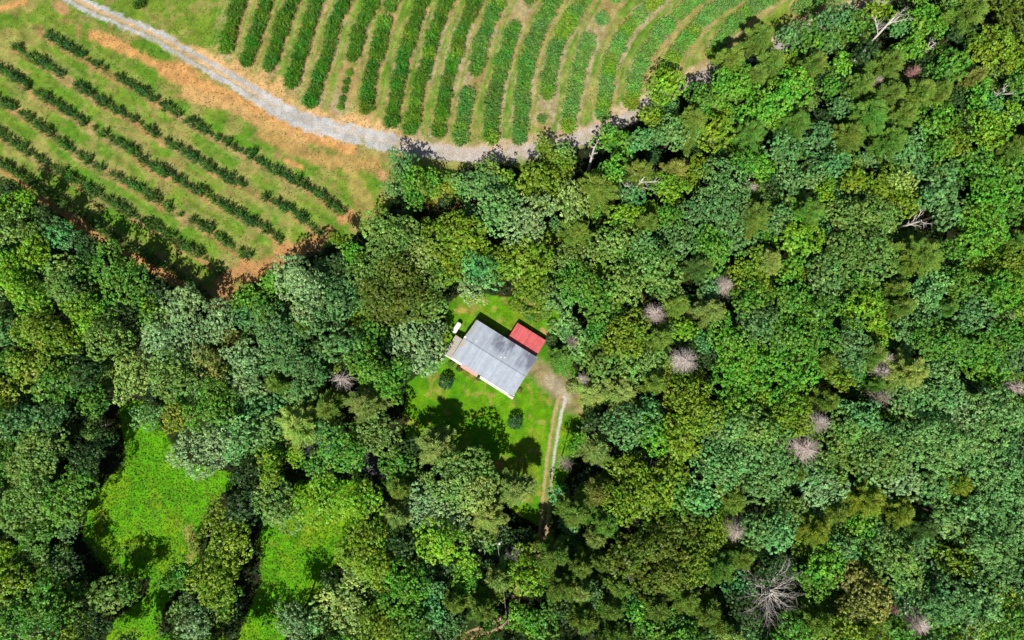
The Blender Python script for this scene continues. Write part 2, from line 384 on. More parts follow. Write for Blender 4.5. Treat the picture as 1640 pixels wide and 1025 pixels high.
# ------------------------------------------------------------------ roads as ragged sheets
GC = col.reshape(ny, nx, 3)
def cover_at(a, b):
    ix = np.clip(np.searchsorted(xs, a), 0, nx-1); iy = np.clip(np.searchsorted(ys, b), 0, ny-1); return GC[iy, ix]
def ribbon(name, pts, w, mat, z, weight=None, step=0.2):
    P = [ground(*p) for p in pts]
    x0 = min(p.x for p in P)-6; x1 = max(p.x for p in P)+6; y0 = min(p.y for p in P)-6; y1 = max(p.y for p in P)+6
    gx = np.arange(x0, x1, step); gy = np.arange(y0, y1, step); A, B = np.meshgrid(gx, gy); a = A.ravel(); bb = B.ravel()
    d = np.full(a.shape, 1e9); wv = np.zeros(a.shape); sg = np.zeros(a.shape)
    for i in range(len(P)-1):
        dx, dy = P[i+1].x-P[i].x, P[i+1].y-P[i].y; t = np.clip(((a-P[i].x)*dx+(bb-P[i].y)*dy)/(dx*dx+dy*dy), 0, 1)
        dd = np.hypot(a-P[i].x-t*dx, bb-P[i].y-t*dy); mm = dd < d
        wv = np.where(mm, w(pts[i][0]), wv); sg = np.where(mm, np.sign((a-P[i].x)*dy-(bb-P[i].y)*dx), sg); d = np.where(mm, dd, d)
    keep = (d < wv+(0.9 if weight else 0.0)+(fbm(a, bb, 1.5, 3, 3)-0.5)*0.5).reshape(A.shape)
    q = keep[:-1, :-1] & keep[1:, 1:] & keep[:-1, 1:] & keep[1:, :-1]
    I = np.arange(A.size).reshape(A.shape)
    F = np.stack([I[:-1, :-1], I[:-1, 1:], I[1:, 1:], I[1:, :-1]], -1)[q]
    u, inv = np.unique(F.ravel(), return_inverse=True); a = a[u]; bb = bb[u]; d = d[u]; wv = wv[u]; sg = sg[u]
    V = np.stack([a, bb, np.full(a.shape, z)], 1); at = {}
    if weight:
        k, c = weight(d, wv, sg, a, bb); at["cover"] = cover_at(a, bb)*(1-k[:, None])+c*k[:, None]
    return tag(link(name, npmesh(name, V, inv.reshape(-1, 4), mat, vcol=at)), kind="structure")
def grain(a, b, s1): return (fbm(a, b, 2.5, s1)-0.5)*0.9 + (fbm(a, b, 0.7, s1+5, 4)-0.5)*1.3
def mixc(c0, c1, m): return c0*(1-m[:, None])+c1*m[:, None]
def road_w(d, w, sg, a, b):
    u, _ = to_px(a, b); g_ = grain(a, b, 81); k = sstep(0.45, -0.35, d-w+g_*1.3)
    two = np.interp(u, [100, 360, 450], [1, 1, 0.25]); mid = sstep(0.7, 0.2, np.abs(d-0.1)+g_*0.8); k = k*(1-0.85*two*mid)
    holes = sstep(0.62, 0.72, fbm(a, b, 1.8, 99, 4)); k = k*(1-0.8*holes*np.interp(u, [350, 480, 700], [0.3, 0.6, 1.0]))
    c = mixc(np.array([0.42, 0.42, 0.44]), np.array([0.31, 0.31, 0.32]), sstep(0.4, 0.6, fbm(a, b, 4, 83)))
    c = mixc(c, np.array([0.37, 0.30, 0.26]), sstep(560, 800, u)*0.8); c = mixc(c, np.array([0.40, 0.40, 0.42]), sstep(0.55, 0.65, fbm(a, b, 1.3, 84, 4))*0.6)
    return np.clip(k, 0, 1), c
def drive_w(d, w, sg, a, b):
    _, v = to_px(a, b); g_ = grain(a, b, 91); s_ = d*sg
    k1 = sstep(0.55, 0.12, np.abs(s_-0.8)+g_*0.4); k2 = sstep(0.55, 0.12, np.abs(s_+0.8)+g_*0.35)
    midk = sstep(1.0, 0.4, d+g_*0.4)*0.45; k = np.maximum(np.maximum(k1, k2), midk*0.5)
    right = k1 if RIGHT_POS else k2
    c = mixc(np.array([0.36, 0.25, 0.14]), np.array([0.42, 0.41, 0.40]), np.clip(right*1.3, 0, 1)*sstep(790, 740, v))
    return np.clip(k, 0, 1), c
RIGHT_POS = False      # which side of the driveway line is the pale right-hand rut
ribbon("gravel_road", ROAD, lambda u: float(np.interp(u, [100, 300, 420, 520, 600, 700, 840, 1000, 1100], [1.6, 1.55, 1.9, 2.4, 2.1, 1.7, 1.7, 1.6, 1.4])), GROUND_MAT, 0.012, road_w)
ribbon("driveway", DRIVE, lambda u: 1.5, GROUND_MAT, 0.012, drive_w)
m, n, l, b = mat_new("old_asphalt"); nz = noise(n, l, 4, 8)
l.new(ramp(n, l, nz, 0.3, 0.75, (0.025, 0.026, 0.03), (0.07, 0.07, 0.075)), b.inputs["Base Color"]); b.inputs["Roughness"].default_value = 0.8
ribbon("paved_lane", LANE, lambda u: 2.3, m, 0.008)

# ------------------------------------------------------------------ foliage building blocks
def unit(v): return v/np.maximum(np.linalg.norm(v, axis=-1, keepdims=True), 1e-9)
def leaves(P, N, L, Wd, rng, jit=0.6):
    """one leaf (rhombus) per point, facing roughly N"""
    k = len(P); nn = unit(N + jit*rng.normal(size=(k, 3)))
    t = unit(np.cross(nn, rng.normal(size=(k, 3)))); s = np.cross(nn, t)
    Lh = (L*rng.uniform(0.7, 1.3, k)/2)[:, None]; Wh = (Wd*rng.uniform(0.7, 1.3, k)/2)[:, None]
    V = np.stack([P-t*Lh, P+s*Wh-t*Lh*0.15, P+t*Lh, P-s*Wh-t*Lh*0.15], 1).reshape(-1, 3)
    return V
def quads(k): return np.arange(k*4).reshape(k, 4)
def clumpcloud(C_, N, cr, nl, leaf, rng, up=0.25):
    k = len(C_); d = unit(N[:, None, :]*0.75 + np.array([0, 0, up]) + rng.normal(size=(k, nl, 3))*0.75)
    crr = (cr*rng.uniform(0.75, 1.3, k))[:, None, None]
    P = C_[:, None, :] + d*crr*rng.uniform(0.55, 1.05, (k, nl, 1))*np.array([1, 1, 0.85])
    V = leaves(P.reshape(-1, 3), unit(d.reshape(-1, 3)*0.75+np.array([0, -0.1, 0.45])), leaf, leaf*0.75, rng, 0.32)
    tint = np.clip(np.repeat(rng.normal(0.5, 0.2, k), nl) + rng.normal(0, 0.09, k*nl), 0, 1)
    return V, tint
def sphere_pts(k, rng): return unit(rng.normal(size=(k, 3)))
def thin(P, dmin, rng):
    """poisson-like thinning on a hash grid"""
    order = rng.permutation(len(P)); grid = {}; keep = []
    for i in order:
        p = P[i]; c = tuple((p//dmin).astype(int)); ok = True
        for a in (-1, 0, 1):
            for b_ in (-1, 0, 1):
                for c_ in (-1, 0, 1):
                    for j in grid.get((c[0]+a, c[1]+b_, c[2]+c_), ()):
                        if ((P[j]-p)**2).sum() < dmin*dmin: ok = False; break
                    if not ok: break
                if not ok: break
            if not ok: break
        if ok: grid.setdefault(c, []).append(i); keep.append(i)
    return np.array(keep)

def broad_proto(R, seed, cr=0.52, leaf=0.42, nl=16, lobek=1.0, rough=0.3):
    """crown of boughs, each carrying leaf clumps; trunk with limbs to every bough"""
    rng = np.random.RandomState(seed); H = 5.0 + 1.95*R; cz = H - 0.80*R; oa, ob, oc = rng.uniform(0, 6.283, 3)
    K = int((6 + R*2.4)*lobek); lob = []
    for i in range(K):
        t = (i+0.5)/K; ph = i*2.39996 + rng.uniform(-.4, .4); zz = 1 - t*1.25 + rng.uniform(-.08, .08)
        rr = math.sqrt(max(0, 1-min(1, zz*zz))); rad = R*rng.uniform(0.50, 0.72)*(1+0.20*math.sin(2*ph+oa)+0.17*math.sin(3*ph+ob)+0.10*math.sin(5*ph+oc))
        c = np.array([math.cos(ph)*rr*rad*1.12, math.sin(ph)*rr*rad*1.12, zz*rad*0.78+rng.uniform(-.09, .09)*R])
        lob.append((c, R*rng.uniform(0.23, 0.38)*(1.1 if zz > 0 else 0.9)))
    lob.append((np.array([0, 0, 0.1*R]), R*0.55))
    pts = []; nrm = []
    for c, r in lob:
        k = int(r*r*90); d = sphere_pts(k, rng); d = d[d[:, 2] > -0.55]
        p = c + d*(r*(1+rng.normal(0, 0.07, (len(d), 1))))*np.array([1, 1, 0.85]); pts.append(p); nrm.append(d)
    P = np.concatenate(pts); N = np.concatenate(nrm)
    for c, r in lob:
        m = (((P-c)/np.array([1, 1, 0.85]))**2).sum(1) > (r*0.86)**2; P = P[m]; N = N[m]
    kp = thin(P, cr*1.42, rng); P = P[kp]; N = N[kp]
    drop = rng.rand(len(P)) > 0.10; P = P[drop]; N = N[drop]
    P = P + rng.normal(size=P.shape)*cr*rough*0.6
    V, tint = clumpcloud(P, N, cr, nl, leaf, rng)
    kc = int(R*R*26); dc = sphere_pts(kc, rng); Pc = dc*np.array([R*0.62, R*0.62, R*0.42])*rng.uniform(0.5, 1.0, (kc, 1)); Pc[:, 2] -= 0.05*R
    Vc = leaves(Pc, unit(dc+np.array([0, 0, .8])), 0.75, 0.6, rng, 0.4); V = np.concatenate([V, Vc]); tint = np.concatenate([tint, rng.uniform(0.0, 0.3, kc)])  # core leaves tinted dark: shade between the clumps painted into their colour
    V = V + np.array([0, 0, cz])
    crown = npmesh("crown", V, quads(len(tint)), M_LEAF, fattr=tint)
    mb = MB(); tr = 0.05*R+0.08; top = Vector((0, 0, cz-0.1*R)); fork = Vector((0, 0, cz-0.9*R))
    mb.tube((0, 0, -0.1), fork, tr*1.3, tr*0.8, 8); mb.tube(fork, top, tr*0.8, tr*0.35, 7)
    for c, r in lob[:-1]:
        s = fork.lerp(top, rng.uniform(0.0, 0.8)); e = Vector(c)+Vector((0, 0, cz)); mid = s.lerp(e, 0.55)+Vector((0, 0, -0.08*R))
        mb.tube(s, mid, tr*0.42, tr*0.26, 5, False); mb.tube(mid, e, tr*0.26, tr*0.08, 5, False)
    return dict(R=R, H=H, cz=cz, crown=crown, trunk=mb.mesh("trunk", M_BARK), V=V, tint=tint)

def pine_proto(R, seed, dens=1.0):
    """whorled limbs, each a plume of fine needle sprays"""
    rng = np.random.RandomState(seed); H = 5.0 + 2.2*R; mb = MB()
    mb.tube((0, 0, -0.1), (0, 0, H*0.55), 0.26, 0.18, 8); mb.tube((0, 0, H*0.55), (0, 0, H), 0.18, 0.03, 6)
    P = []; D = []; z0 = H - 1.9*R; nlimb = int(20+R*6)
    for i in range(nlimb):
        t = (i+0.5)/nlimb; z = z0 + (H-0.3-z0)*t**0.8; ph = i*2.39996+rng.uniform(-.35, .35)
        L = R*(1-0.80*t**1.6)*rng.uniform(0.62, 1.15); rise = 0.15+0.75*t
        dh = np.array([math.cos(ph), math.sin(ph), 0.0])
        ns = int(30*dens+L*32*dens)
        for k in range(ns):
            s = (0.22+0.78*rng.rand()**0.7)
            side = rng.normal(0, 0.13*L*(1.1-s)+0.08)
            p = dh*L*s + np.array([-dh[1], dh[0], 0])*side + np.array([0, 0, z + rise*L*s*0.55 - 0.25*L*s*s + rng.normal(0, 0.10)])
            d = unit(dh*1.0 + np.array([-dh[1], dh[0], 0])*side*1.3/max(L, .5) + np.array([0, 0, rng.uniform(-.1, .75)]) + rng.normal(size=3)*0.28)
            P.append(p); D.append(d)
        e = dh*L*0.95; mb.tube((0, 0, z), (e[0], e[1], z+rise*L*0.5-0.22*L), 0.05, 0.015, 4, False)
    P = np.array(P); D = np.array(D); k = len(P); m = 4
    P = np.repeat(P, m, 0) + rng.normal(size=(k*m, 3))*0.10; D = unit(np.repeat(D, m, 0) + rng.normal(size=(k*m, 3))*0.33)
    k *= m; L = rng.uniform(0.35, 0.75, (k, 1)); w = rng.uniform(0.035, 0.075, (k, 1))
    s = unit(np.cross(D, rng.normal(size=(k, 3))))
    V = np.stack([P-s*w*0.6, P+s*w*0.6, P+D*L+s*w*0.5, P+D*L-s*w*0.5], 1).reshape(-1, 3)
    crown = npmesh("crown", V, quads(k), M_NEEDLE, fattr=np.clip(rng.normal(0.5, 0.2, k), 0, 1))
    return dict(R=R, H=H, cz=H-0.7*R, crown=crown, trunk=mb.mesh("trunk", M_BARK))

def dead_puff(R, seed, n=240, mat=None):
    """dead pine: a dense ball of fine bare twigs on a trunk"""
    rng = random.Random(seed); mb = MB(); H = 5.5+2.2*R; tb = MB(); tb.tube((0, 0, -.1), (0, 0, H-0.5), 0.24, 0.05, 7)
    for i in range(n):
        z = H - 0.3 - 1.7*R*rng.random(); t = (H-z)/(1.7*R); ph = rng.uniform(0, 6.283); L = R*(0.35+0.75*math.sin(min(1, t*1.1)*1.57))*rng.uniform(0.6, 1.05)
        p = Vector((0, 0, z)); d = Vector((math.cos(ph), math.sin(ph), rng.uniform(0.1, 0.9))).normalized(); r = 0.04
        for k in range(4):
            d2 = (d+Vector((rng.gauss(0, .22), rng.gauss(0, .22), rng.gauss(0, .2)))).normalized(); q = p+d2*(L/4)
            mb.tube(p, q, r, r*0.75, 3, False)
            if k:
                for _ in range(3):
                    sd = (d2+Vector((rng.gauss(0, .6), rng.gauss(0, .6), rng.gauss(0, .5)))).normalized(); mb.tube(q, q+sd*L*rng.uniform(.10, .24), r*0.5, r*0.25, 3, False)
            p = q; d = d2; r *= 0.78
    return dict(R=R, H=H, cz=H-0.6*R, crown=mb.mesh("branches", mat or M_DEAD), trunk=tb.mesh("trunk", mat or M_DEAD), part="branches")

def snag_proto(R, seed, limbs=9, lean=(0, 0), mat=None, H=17, fine=4, up=0.7, r0=0.11):
    """big dead tree with long bare forking limbs"""
    rng = random.Random(seed); mb = MB(); tb = MB(); top = Vector((lean[0], lean[1], H*0.72))
    tb.tube((0, 0, -.1), top*0.5, 0.36, 0.28, 8); tb.tube(top*0.5, top, 0.28, 0.2, 8)
    def grow(p, d, L, r, lev):
        nseg = 4
        for k in range(nseg):
            d = (d+Vector((rng.gauss(0, .13), rng.gauss(0, .13), rng.gauss(0, .08)+0.03))).normalized(); q = p+d*(L/nseg)
            mb.tube(p, q, r, r*0.82, 5 if lev == 0 else 4, False); r *= 0.82
            if lev < 2:
                for _ in range(2 if lev == 0 else fine-2):
                    if rng.random() < 0.8:
                        e = (d+Vector((rng.gauss(0, .6), rng.gauss(0, .6), rng.gauss(0, .35)))).normalized(); grow(q, e, L*rng.uniform(.28, .5), r*0.55, lev+1)
            p = q
    for i in range(limbs):
        ph = i*6.283/limbs+rng.uniform(-.3, .3); h = rng.uniform(0.55, 1.0)
        grow(top*h, Vector((math.cos(ph)+lean[0]*0.12, math.sin(ph)+lean[1]*0.12, rng.uniform(up*0.5, up*1.2))).normalized(), R*rng.uniform(0.45, 1.2), r0, 0)
    return dict(R=R, H=H, cz=H*0.85, crown=mb.mesh("branches", mat or M_SNAG), trunk=tb.mesh("trunk", mat or M_SNAG), part="branches")

BROAD = [broad_proto(R, 100+i*7, cr, leaf, nl, lk) for i, (R, cr, leaf, nl, lk) in enumerate([
    (2.4, .36, .30, 13, 1.1), (2.6, .42, .34, 14, 0.9), (3.6, .42, .34, 14, 1.1), (3.8, .50, .40, 14, 0.9), (3.7, .58, .46, 14, 0.8),
    (4.9, .45, .36, 14, 1.1), (5.0, .52, .42, 14, 1.0), (5.1, .60, .48, 15, 0.85), (5.0, .48, .38, 14, 0.7), (6.3, .48, .38, 14, 1.1), (6.4, .58, .46, 14, 0.9), (6.2, .52, .42, 14, .75)])]
PINES = [pine_proto(R, 300+i) for i, R in enumerate([2.5, 3.2, 3.4, 4.4, 4.6, 5.4])]

# ------------------------------------------------------------------ the trees, crown by crown: x, y, radius (photo pixels), colour code
CODES = {
 'b': (88, 134, 72), 'L': (124, 158, 98), 'l': (102, 148, 78), 'g': (82,134,36), 'm': (104,140,58), 'v': (92,152,34), 'Y': (114,162,26),
 'y': (108,138,22), 'd': (82,102,16), 'Q': (124,144,38), 'q': (142,166,80), 'e': (82,144,78), 'E': (102,164,88), 't': (122,130,56), 'k': (44, 76, 30),
 'P': (100,128,46), 'p': (130,150,74), 'O': (118,136,38), 'D': (64,98,42), 'G': (84,128,44)}
WORD = {'b': 'blue-green', 'L': 'pale sage-green', 'l': 'soft grey-green', 'g': 'deep green', 'm': 'olive-tinged green', 'v': 'vivid green', 'Y': 'bright lime-green',
 'y': 'dark yellow-green', 'd': 'dark bronze-green', 'Q': 'mustard-green', 'q': 'pale yellow-green', 'e': 'teal-green', 'E': 'mint-green', 't': 'tan-olive', 'k': 'very dark green',
 'P': 'olive', 'p': 'pale olive', 'O': 'golden olive', 'D': 'dark olive', 'G': 'mossy green'}
BL = """
1070 137 28 Y;1170 138 36 v;1120 158 22 g;1045 190 20 y;1082 212 27 l;982 226 27 v;1025 226 20 e;872 236 17 y;905 247 17 m;1145 212 30 y;1215 170 26 v;1122 185 18 g;1055 160 16 g
1267 58 22 b;1335 28 24 b;1300 66 26 g;1345 105 19 v;1370 40 28 g;1410 18 22 y;1480 33 28 v;1455 80 23 v;1618 22 30 d;1580 76 36 y;1525 107 28 g;1262 145 37 v;1310 222 30 b;1252 240 28 b;1500 197 31 v;1567 155 22 v;1592 202 34 Y;1587 168 18 e;1460 242 26 l;1530 232 22 y;1632 135 24 g;1624 90 24 y;1385 85 20 k;1500 240 18 g;1345 170 18 b;1440 45 16 e;1535 50 24 k;1330 140 18 g;1230 190 20 v
862 298 36 y;917 328 33 q;845 356 35 L;997 346 23 Y;1070 300 25 Y;1012 314 19 e;1070 350 20 g;980 272 22 v;1120 270 22 y;1157 296 35 b;1120 338 31 b;1166 337 34 b;1215 270 22 v;1137 396 34 g;980 396 35 m;915 411 31 m;1045 431 36 m;1000 456 32 m;925 456 31 g;850 416 38 y;852 463 33 y;895 478 27 l;960 482 31 g;1070 466 24 m;1195 436 31 y;1135 460 20 b;1200 482 28 g;1222 502 20 k;1190 262 22 g;1180 385 26 b;1090 385 26 b;1030 395 22 b;885 260 20 y
1335 263 21 e;1267 293 23 b;1297 281 23 l;1320 311 15 Y;1370 288 22 y;1415 302 27 y;1445 288 19 q;1472 270 20 b;1452 325 22 y;1365 356 35 m;1393 340 26 m;1422 352 19 m;1500 306 31 b;1517 338 28 b;1567 271 34 g;1585 318 32 v;1622 276 28 g;1606 340 27 g;1567 371 34 v;1281 381 36 Y;1267 428 19 v;1337 411 34 m;1400 412 36 m;1320 447 30 l;1380 460 30 g;1267 482 34 g;1310 500 28 g;1385 492 30 Y;1485 462 31 l;1537 457 30 g;1485 497 27 b;1600 466 30 v;1560 500 30 b;1620 426 30 y;1250 345 22 b;1430 245 20 b;1530 400 20 g;1630 470 20 y
1250 540 34 g;1300 542 31 g;1362 522 20 Y;1405 527 22 Y;1360 552 31 b;1363 578 23 b;1455 530 30 l;1492 546 34 g;1542 552 31 g;1576 585 31 v;1605 532 31 g;1622 576 27 b;1270 605 37 v;1345 607 20 y;1268 667 31 y;1377 665 26 E;1455 642 35 l;1505 637 35 l;1530 668 34 L;1480 688 36 l;1355 697 34 m;1410 727 35 m;1342 732 30 m;1448 720 35 l;1512 712 37 l;1560 700 36 l;1593 652 37 l;1540 746 34 l;1620 712 34 b;1245 737 34 l;1300 750 32 b;1590 755 34 l;1632 665 26 g;1400 690 24 b;1505 590 26 l;1390 755 28 l;1235 690 20 y;1225 575 24 v
1316 785 34 L;1380 838 23 v;1272 815 23 m;1247 855 28 E;1440 775 32 L;1517 826 35 l;1568 818 37 l;1612 850 35 l;1580 869 34 l;1530 900 28 y;1592 904 31 l;1415 854 25 l;1350 876 21 b;1437 901 39 m;1322 903 31 v;1300 925 26 g;1370 928 27 t;1395 958 31 t;1365 968 24 t;1493 923 29 b;1505 960 35 b;1562 963 38 l;1545 992 30 l;1500 988 28 g;1605 953 20 Q;1618 990 28 g;1342 1008 28 y;1380 1018 24 y;1625 915 28 b;1620 790 34 l;1470 870 22 b;1270 1010 26 g;1230 915 20 k;1490 775 30 l;1440 1010 22 g;1450 950 28 b;1585 1010 26 g
896 795 17 e;912 838 17 e;1000 803 31 y;1050 777 31 y;1045 818 35 y;1090 803 31 g;1125 798 25 E;1100 850 31 d;1057 863 37 d;1005 888 37 d;1072 908 38 d;1115 898 31 y;1040 932 28 d;1020 975 19 v;1015 955 14 e;1177 938 19 e;1210 848 27 l;840 926 29 Y;845 896 24 y;835 988 24 v;870 1005 28 g;1035 1015 26 g;920 872 14 e;950 950 16 b;1110 1015 22 g;1190 975 24 k;1190 1010 26 b;895 975 18 k;840 862 18 k;1145 850 24 y
912 530 27 l;955 527 23 g;1005 537 33 y;1097 527 19 Y;1127 547 15 e;1170 550 36 v;1177 607 37 v;1215 612 30 v;1177 647 29 v;960 583 29 m;1010 580 27 m;1045 577 22 m;1090 634 31 y;1120 658 35 y;1040 652 17 e;1010 683 35 b;1047 692 29 v;1090 698 35 y;1157 688 37 l;1200 683 37 m;1195 733 35 l;1215 632 21 y;952 678 22 k;920 712 15 v;1000 752 29 y;1075 752 31 y;1145 750 35 l;1210 780 28 l;1210 520 26 b;965 790 22 d
447 532 35 b;485 585 33 b;425 580 27 b;540 550 31 b;585 542 31 g;590 588 34 g;664 557 40 L;699 531 18 L;625 617 23 v;482 630 21 l;425 648 30 b;605 695 33 m;550 715 32 g;566 736 21 g;420 690 26 l;430 720 24 g;473 727 17 Y;435 747 24 y;508 742 21 g;738 765 46 m;636 748 26 g;525 690 24 b;455 580 18 b;515 600 16 b;640 590 20 g;660 715 15 k;500 520 22 b
60 530 34 y;10 535 20 b;55 588 35 Q;92 546 27 y;10 632 22 Q;135 527 22 Y;180 547 33 m;212 585 22 q;212 612 26 q;95 617 36 g;140 598 26 k;150 640 23 g;262 542 34 L;312 550 36 L;332 578 26 t;368 537 15 t;282 600 36 m;355 608 26 m;395 610 26 L;237 666 22 l;282 667 24 Q;342 652 35 g;337 712 44 L;385 690 31 l;32 674 27 b;82 668 24 b;70 715 36 m;15 732 25 g;50 762 34 m;140 732 25 k;170 700 16 k;392 570 26 L;395 650 24 b;245 510 20 g;20 580 20 g;190 510 24 k
55 793 36 m;112 798 35 g;30 830 28 m;65 850 28 g;15 933 30 y;75 943 28 g;25 993 34 g;82 988 34 g;175 955 29 m;210 946 17 g;350 830 26 y;370 876 34 y;390 813 27 k;345 928 35 y;290 918 24 g;312 1000 26 L;362 953 22 g;125 1005 24 y;110 905 20 k;150 1000 24 k;5 880 16 Y;395 760 22 k;130 760 20 g
442 808 38 m;517 800 35 Y;580 800 36 Y;585 880 40 y;600 908 31 y;570 918 23 q;680 808 32 L;715 818 32 L;765 785 34 q;702 868 36 Y;647 868 25 k;647 938 35 v;545 958 31 q;560 990 30 q;530 925 14 k;615 1003 34 y;660 1003 28 g;745 928 23 v;692 982 26 e;722 1005 24 b;697 948 19 e;780 1000 16 g;470 993 25 L;505 995 21 l;815 905 14 Y;750 900 18 Y;620 850 22 y
5 331 18 Y;42 318 16 Y;20 366 25 m;50 370 17 m;95 376 26 e;60 406 24 Y;25 438 34 Y;55 477 33 Y;100 431 28 m;110 463 32 m;145 440 28 g;195 441 38 g;135 496 25 Y;235 486 18 Y;287 496 30 L;255 468 20 k;305 476 21 L;395 481 21 v;165 500 22 g;140 396 20 k;10 400 18 g;75 345 16 k;350 515 30 L;215 505 24 k;400 510 24 b;15 300 14 k
460 443 31 L;492 457 34 L;442 452 22 v;497 493 34 L;425 496 23 g;547 426 21 k;565 408 20 v;542 383 12 y;605 364 29 m;647 374 33 m;615 407 33 m;680 412 31 q;730 377 40 y;755 397 36 y;647 266 23 b;660 287 20 v;688 288 16 v;632 301 17 b;665 316 18 g;760 298 27 l;790 302 24 b;785 271 19 m;810 290 18 Y;797 340 35 l;630 458 46 d;615 488 38 d;667 480 32 d;690 494 24 m;765 432 30 e;755 462 24 L;810 420 34 y;722 432 26 y;570 470 30 b;542 482 30 b;582 440 24 m;700 450 22 m;525 455 20 b
"""
PN = """
1175 92 23 P;1220 57 24 P;1212 120 22 P;1107 195 33 P;1202 213 28 G;1240 95 22 P;1305 100 22 P;1555 12 35 P;1275 195 27 G;1425 100 29 P;1382 135 22 P;1427 150 26 P;1475 145 28 P;1507 145 21 P;1395 180 33 G;1360 216 28 P;1445 185 28 P;1430 222 29 G;1565 120 15 t;1622 238 28 P
955 300 36 P;925 370 27 P;1037 356 19 P;1028 275 24 P;1082 270 21 t;1205 343 35 P;1122 427 24 D;1085 487 20 P;1140 498 29 p;1297 337 31 G;1480 406 38 P;1440 461 18 P;1445 490 22 P;1235 416 23 p;1517 493 17 G;1625 388 22 P
1400 567 25 P;1322 578 21 P;1455 597 36 p;1325 642 21 P;1405 616 14 G;1275 757 15 P;1390 798 32 O;1440 820 31 O;1478 843 25 D;1337 820 22 P;1305 848 29 O;1537 775 22 O;1405 993 23 P;1310 998 25 P
828 785 26 p;920 820 27 P;960 790 22 t;970 840 28 G;955 863 17 p;1175 800 25 P;885 888 29 P;900 940 29 P;930 908 23 P;965 903 15 P;932 948 19 p;990 938 25 P;980 975 23 P;1050 973 25 P;1100 958 27 P;1132 980 27 P;1150 1000 21 P;935 995 23 P;1150 908 34 G;1192 890 23 P;985 1015 24 P;1170 1018 24 p
1057 542 23 P;902 577 21 G;950 632 25 p;995 632 35 p;1050 612 19 P;955 720 25 p
585 645 34 p;525 652 25 P;442 614 19 P;485 522 17 P;477 682 40 q;697 717 33 p;640 783 22 P;635 826 25 p;780 826 30 p;730 965 19 P;770 975 25 P;800 930 20 p
"""
DEADS = [ # x, y, r, kind, colour, label, landmark phrase
 (1428,46,30,'snagL','w',"tall bleached dead tree leaning up and right near the top edge","the leaning bleached dead tree"),
 (1500,66,12,'snagS','w',"small bare whitish snag poking from lime crowns right of the leaning dead tree","the small whitish snag"),
 (1612,143,16,'snagS','w',"bare grey dead tree touching the right edge, upper part of the photo","the upper right edge snag"),
 (1465,113,11,'puff','r',"small reddish twiggy dead treetop between olive pines at upper right","the reddish dead treetop"),
 (1405,130,10,'puff','p',"tiny pale twiggy dead treetop among the upper right pines",None),
 (953,245,12,'snagN','w',"slim pale snag beside the gravel road where it enters the woods","the slim roadside snag"),
 (1028,288,24,'snagM','w',"bare silvery branching dead tree between olive pine and lime crown, upper centre","the silvery branching snag"),
 (1198,287,12,'snagS','w',"little bare whitish snag above a big olive pine, right of centre",None),
 (1468,353,21,'snagF','w',"dead tree with fanned bare white limbs over a black gap, upper right","the fan-shaped white dead tree"),
 (1160,457,18,'puff','p',"round grey-pink twiggy dead pine alone among deep green crowns right of centre","the lone dead pine"),
 (1050,502,19,'puff','p',"grey-pink twiggy dead pine up and right of the red carport","the dead pine above the carport"),
 (1097,577,23,'puff','g',"large grey twiggy dead pine well right of the house","the large grey dead pine"),
 (917,548,13,'puff','b',"small brown dead pine just right of the red carport","the small brown dead pine"),
 (935,607,10,'puff','p',"small dull pinkish dead treetop beside the gravel turning patch",None),
 (547,607,21,'puffs','g',"twiggy grey dead tree with bare stubs left of the house","the stubby twiggy dead tree"),
 (1420,574,14,'puff','g',"upper of two touching pale dead pines left of a wide pale pine","the paired pale dead pines"),
 (1415,597,15,'puff','g',"lower of two touching pale dead pines left of a wide pale pine",None),
 (1414,637,19,'puffs','b',"brownish sprawling dead pine above the mint-green crown","the brownish sprawling dead pine"),
 (1312,677,19,'puff','g',"pale fluffy dead pine just above the biggest round one","the pale fluffy dead pine"),
 (1289,718,27,'puff','p',"biggest round pinkish-grey dead pine in the right-hand woods","the biggest dead pine"),
 (1245,706,11,'puff','p',"small dull dead treetop left of the biggest round dead pine",None),
 (1630,620,15,'puff','p',"pinkish dead pine cut by the right edge, middle of the photo","the right edge dead pine"),
 (1637,504,9,'puff','p',"tiny pale dead treetop cut by the right edge above the other",None),
 (1177,848,21,'puff','p',"round pale dead pine right of the dark bronze crowns, lower right","the lower right dead pine"),
 (960,860,9,'puff','p',"tiny pale dead top on a small pine right of the driveway end",None),
 (1050,956,14,'snagF','w',"bare fanned white limbs on a dead pine near the bottom centre","the fanned bottom dead pine"),
 (1240,958,42,'snagB','w',"huge bleached dead tree with long radiating bare limbs, lower right","the huge radiating dead tree"),
 (1467,997,25,'puff','p',"large round pinkish-grey dead pine by the bottom edge, right side","the bottom edge dead pine"),
 (1432,976,11,'puff','r',"small reddish-grey dead top beside the bottom edge dead pine",None),
 (1205,300,9,'puff','p',"tiny greyish dead twigs beside a big olive pine, upper centre right",None),
 (906,742,17,'puffs','b',"dark brown-purple dead brushy tree right of the driveway","the brushy driveway dead tree"),
]
LM = [(775,570,"the house"),(845,543,"the red carport"),(731,524,"the propane tank"),(890,620,"the gravel turning patch"),(874,825,"the driveway's end"),
 (250,820,"the lime meadow"),(350,490,"the left orchard's bottom tip"),(90,350,"the left orchard's shaded edge"),(560,370,"the diagonal rows' right end"),(800,262,"the gravel road's lowest bend"),
 (1060,150,"the gravel road's wooded end"),(1285,25,"the top right berry bush"),(1630,10,"the top right corner"),(1630,1015,"the bottom right corner"),(10,1015,"the bottom left corner"),
 (470,900,"the lime vine patch"),(5,560,"the left edge's middle"),(560,1020,"the bottom edge's left third"),(812,997,"the bottom utility pole"),(715,612,"the left lawn shrub")]
LM += [(d[0], d[1], d[6]) for d in DEADS if d[6]]
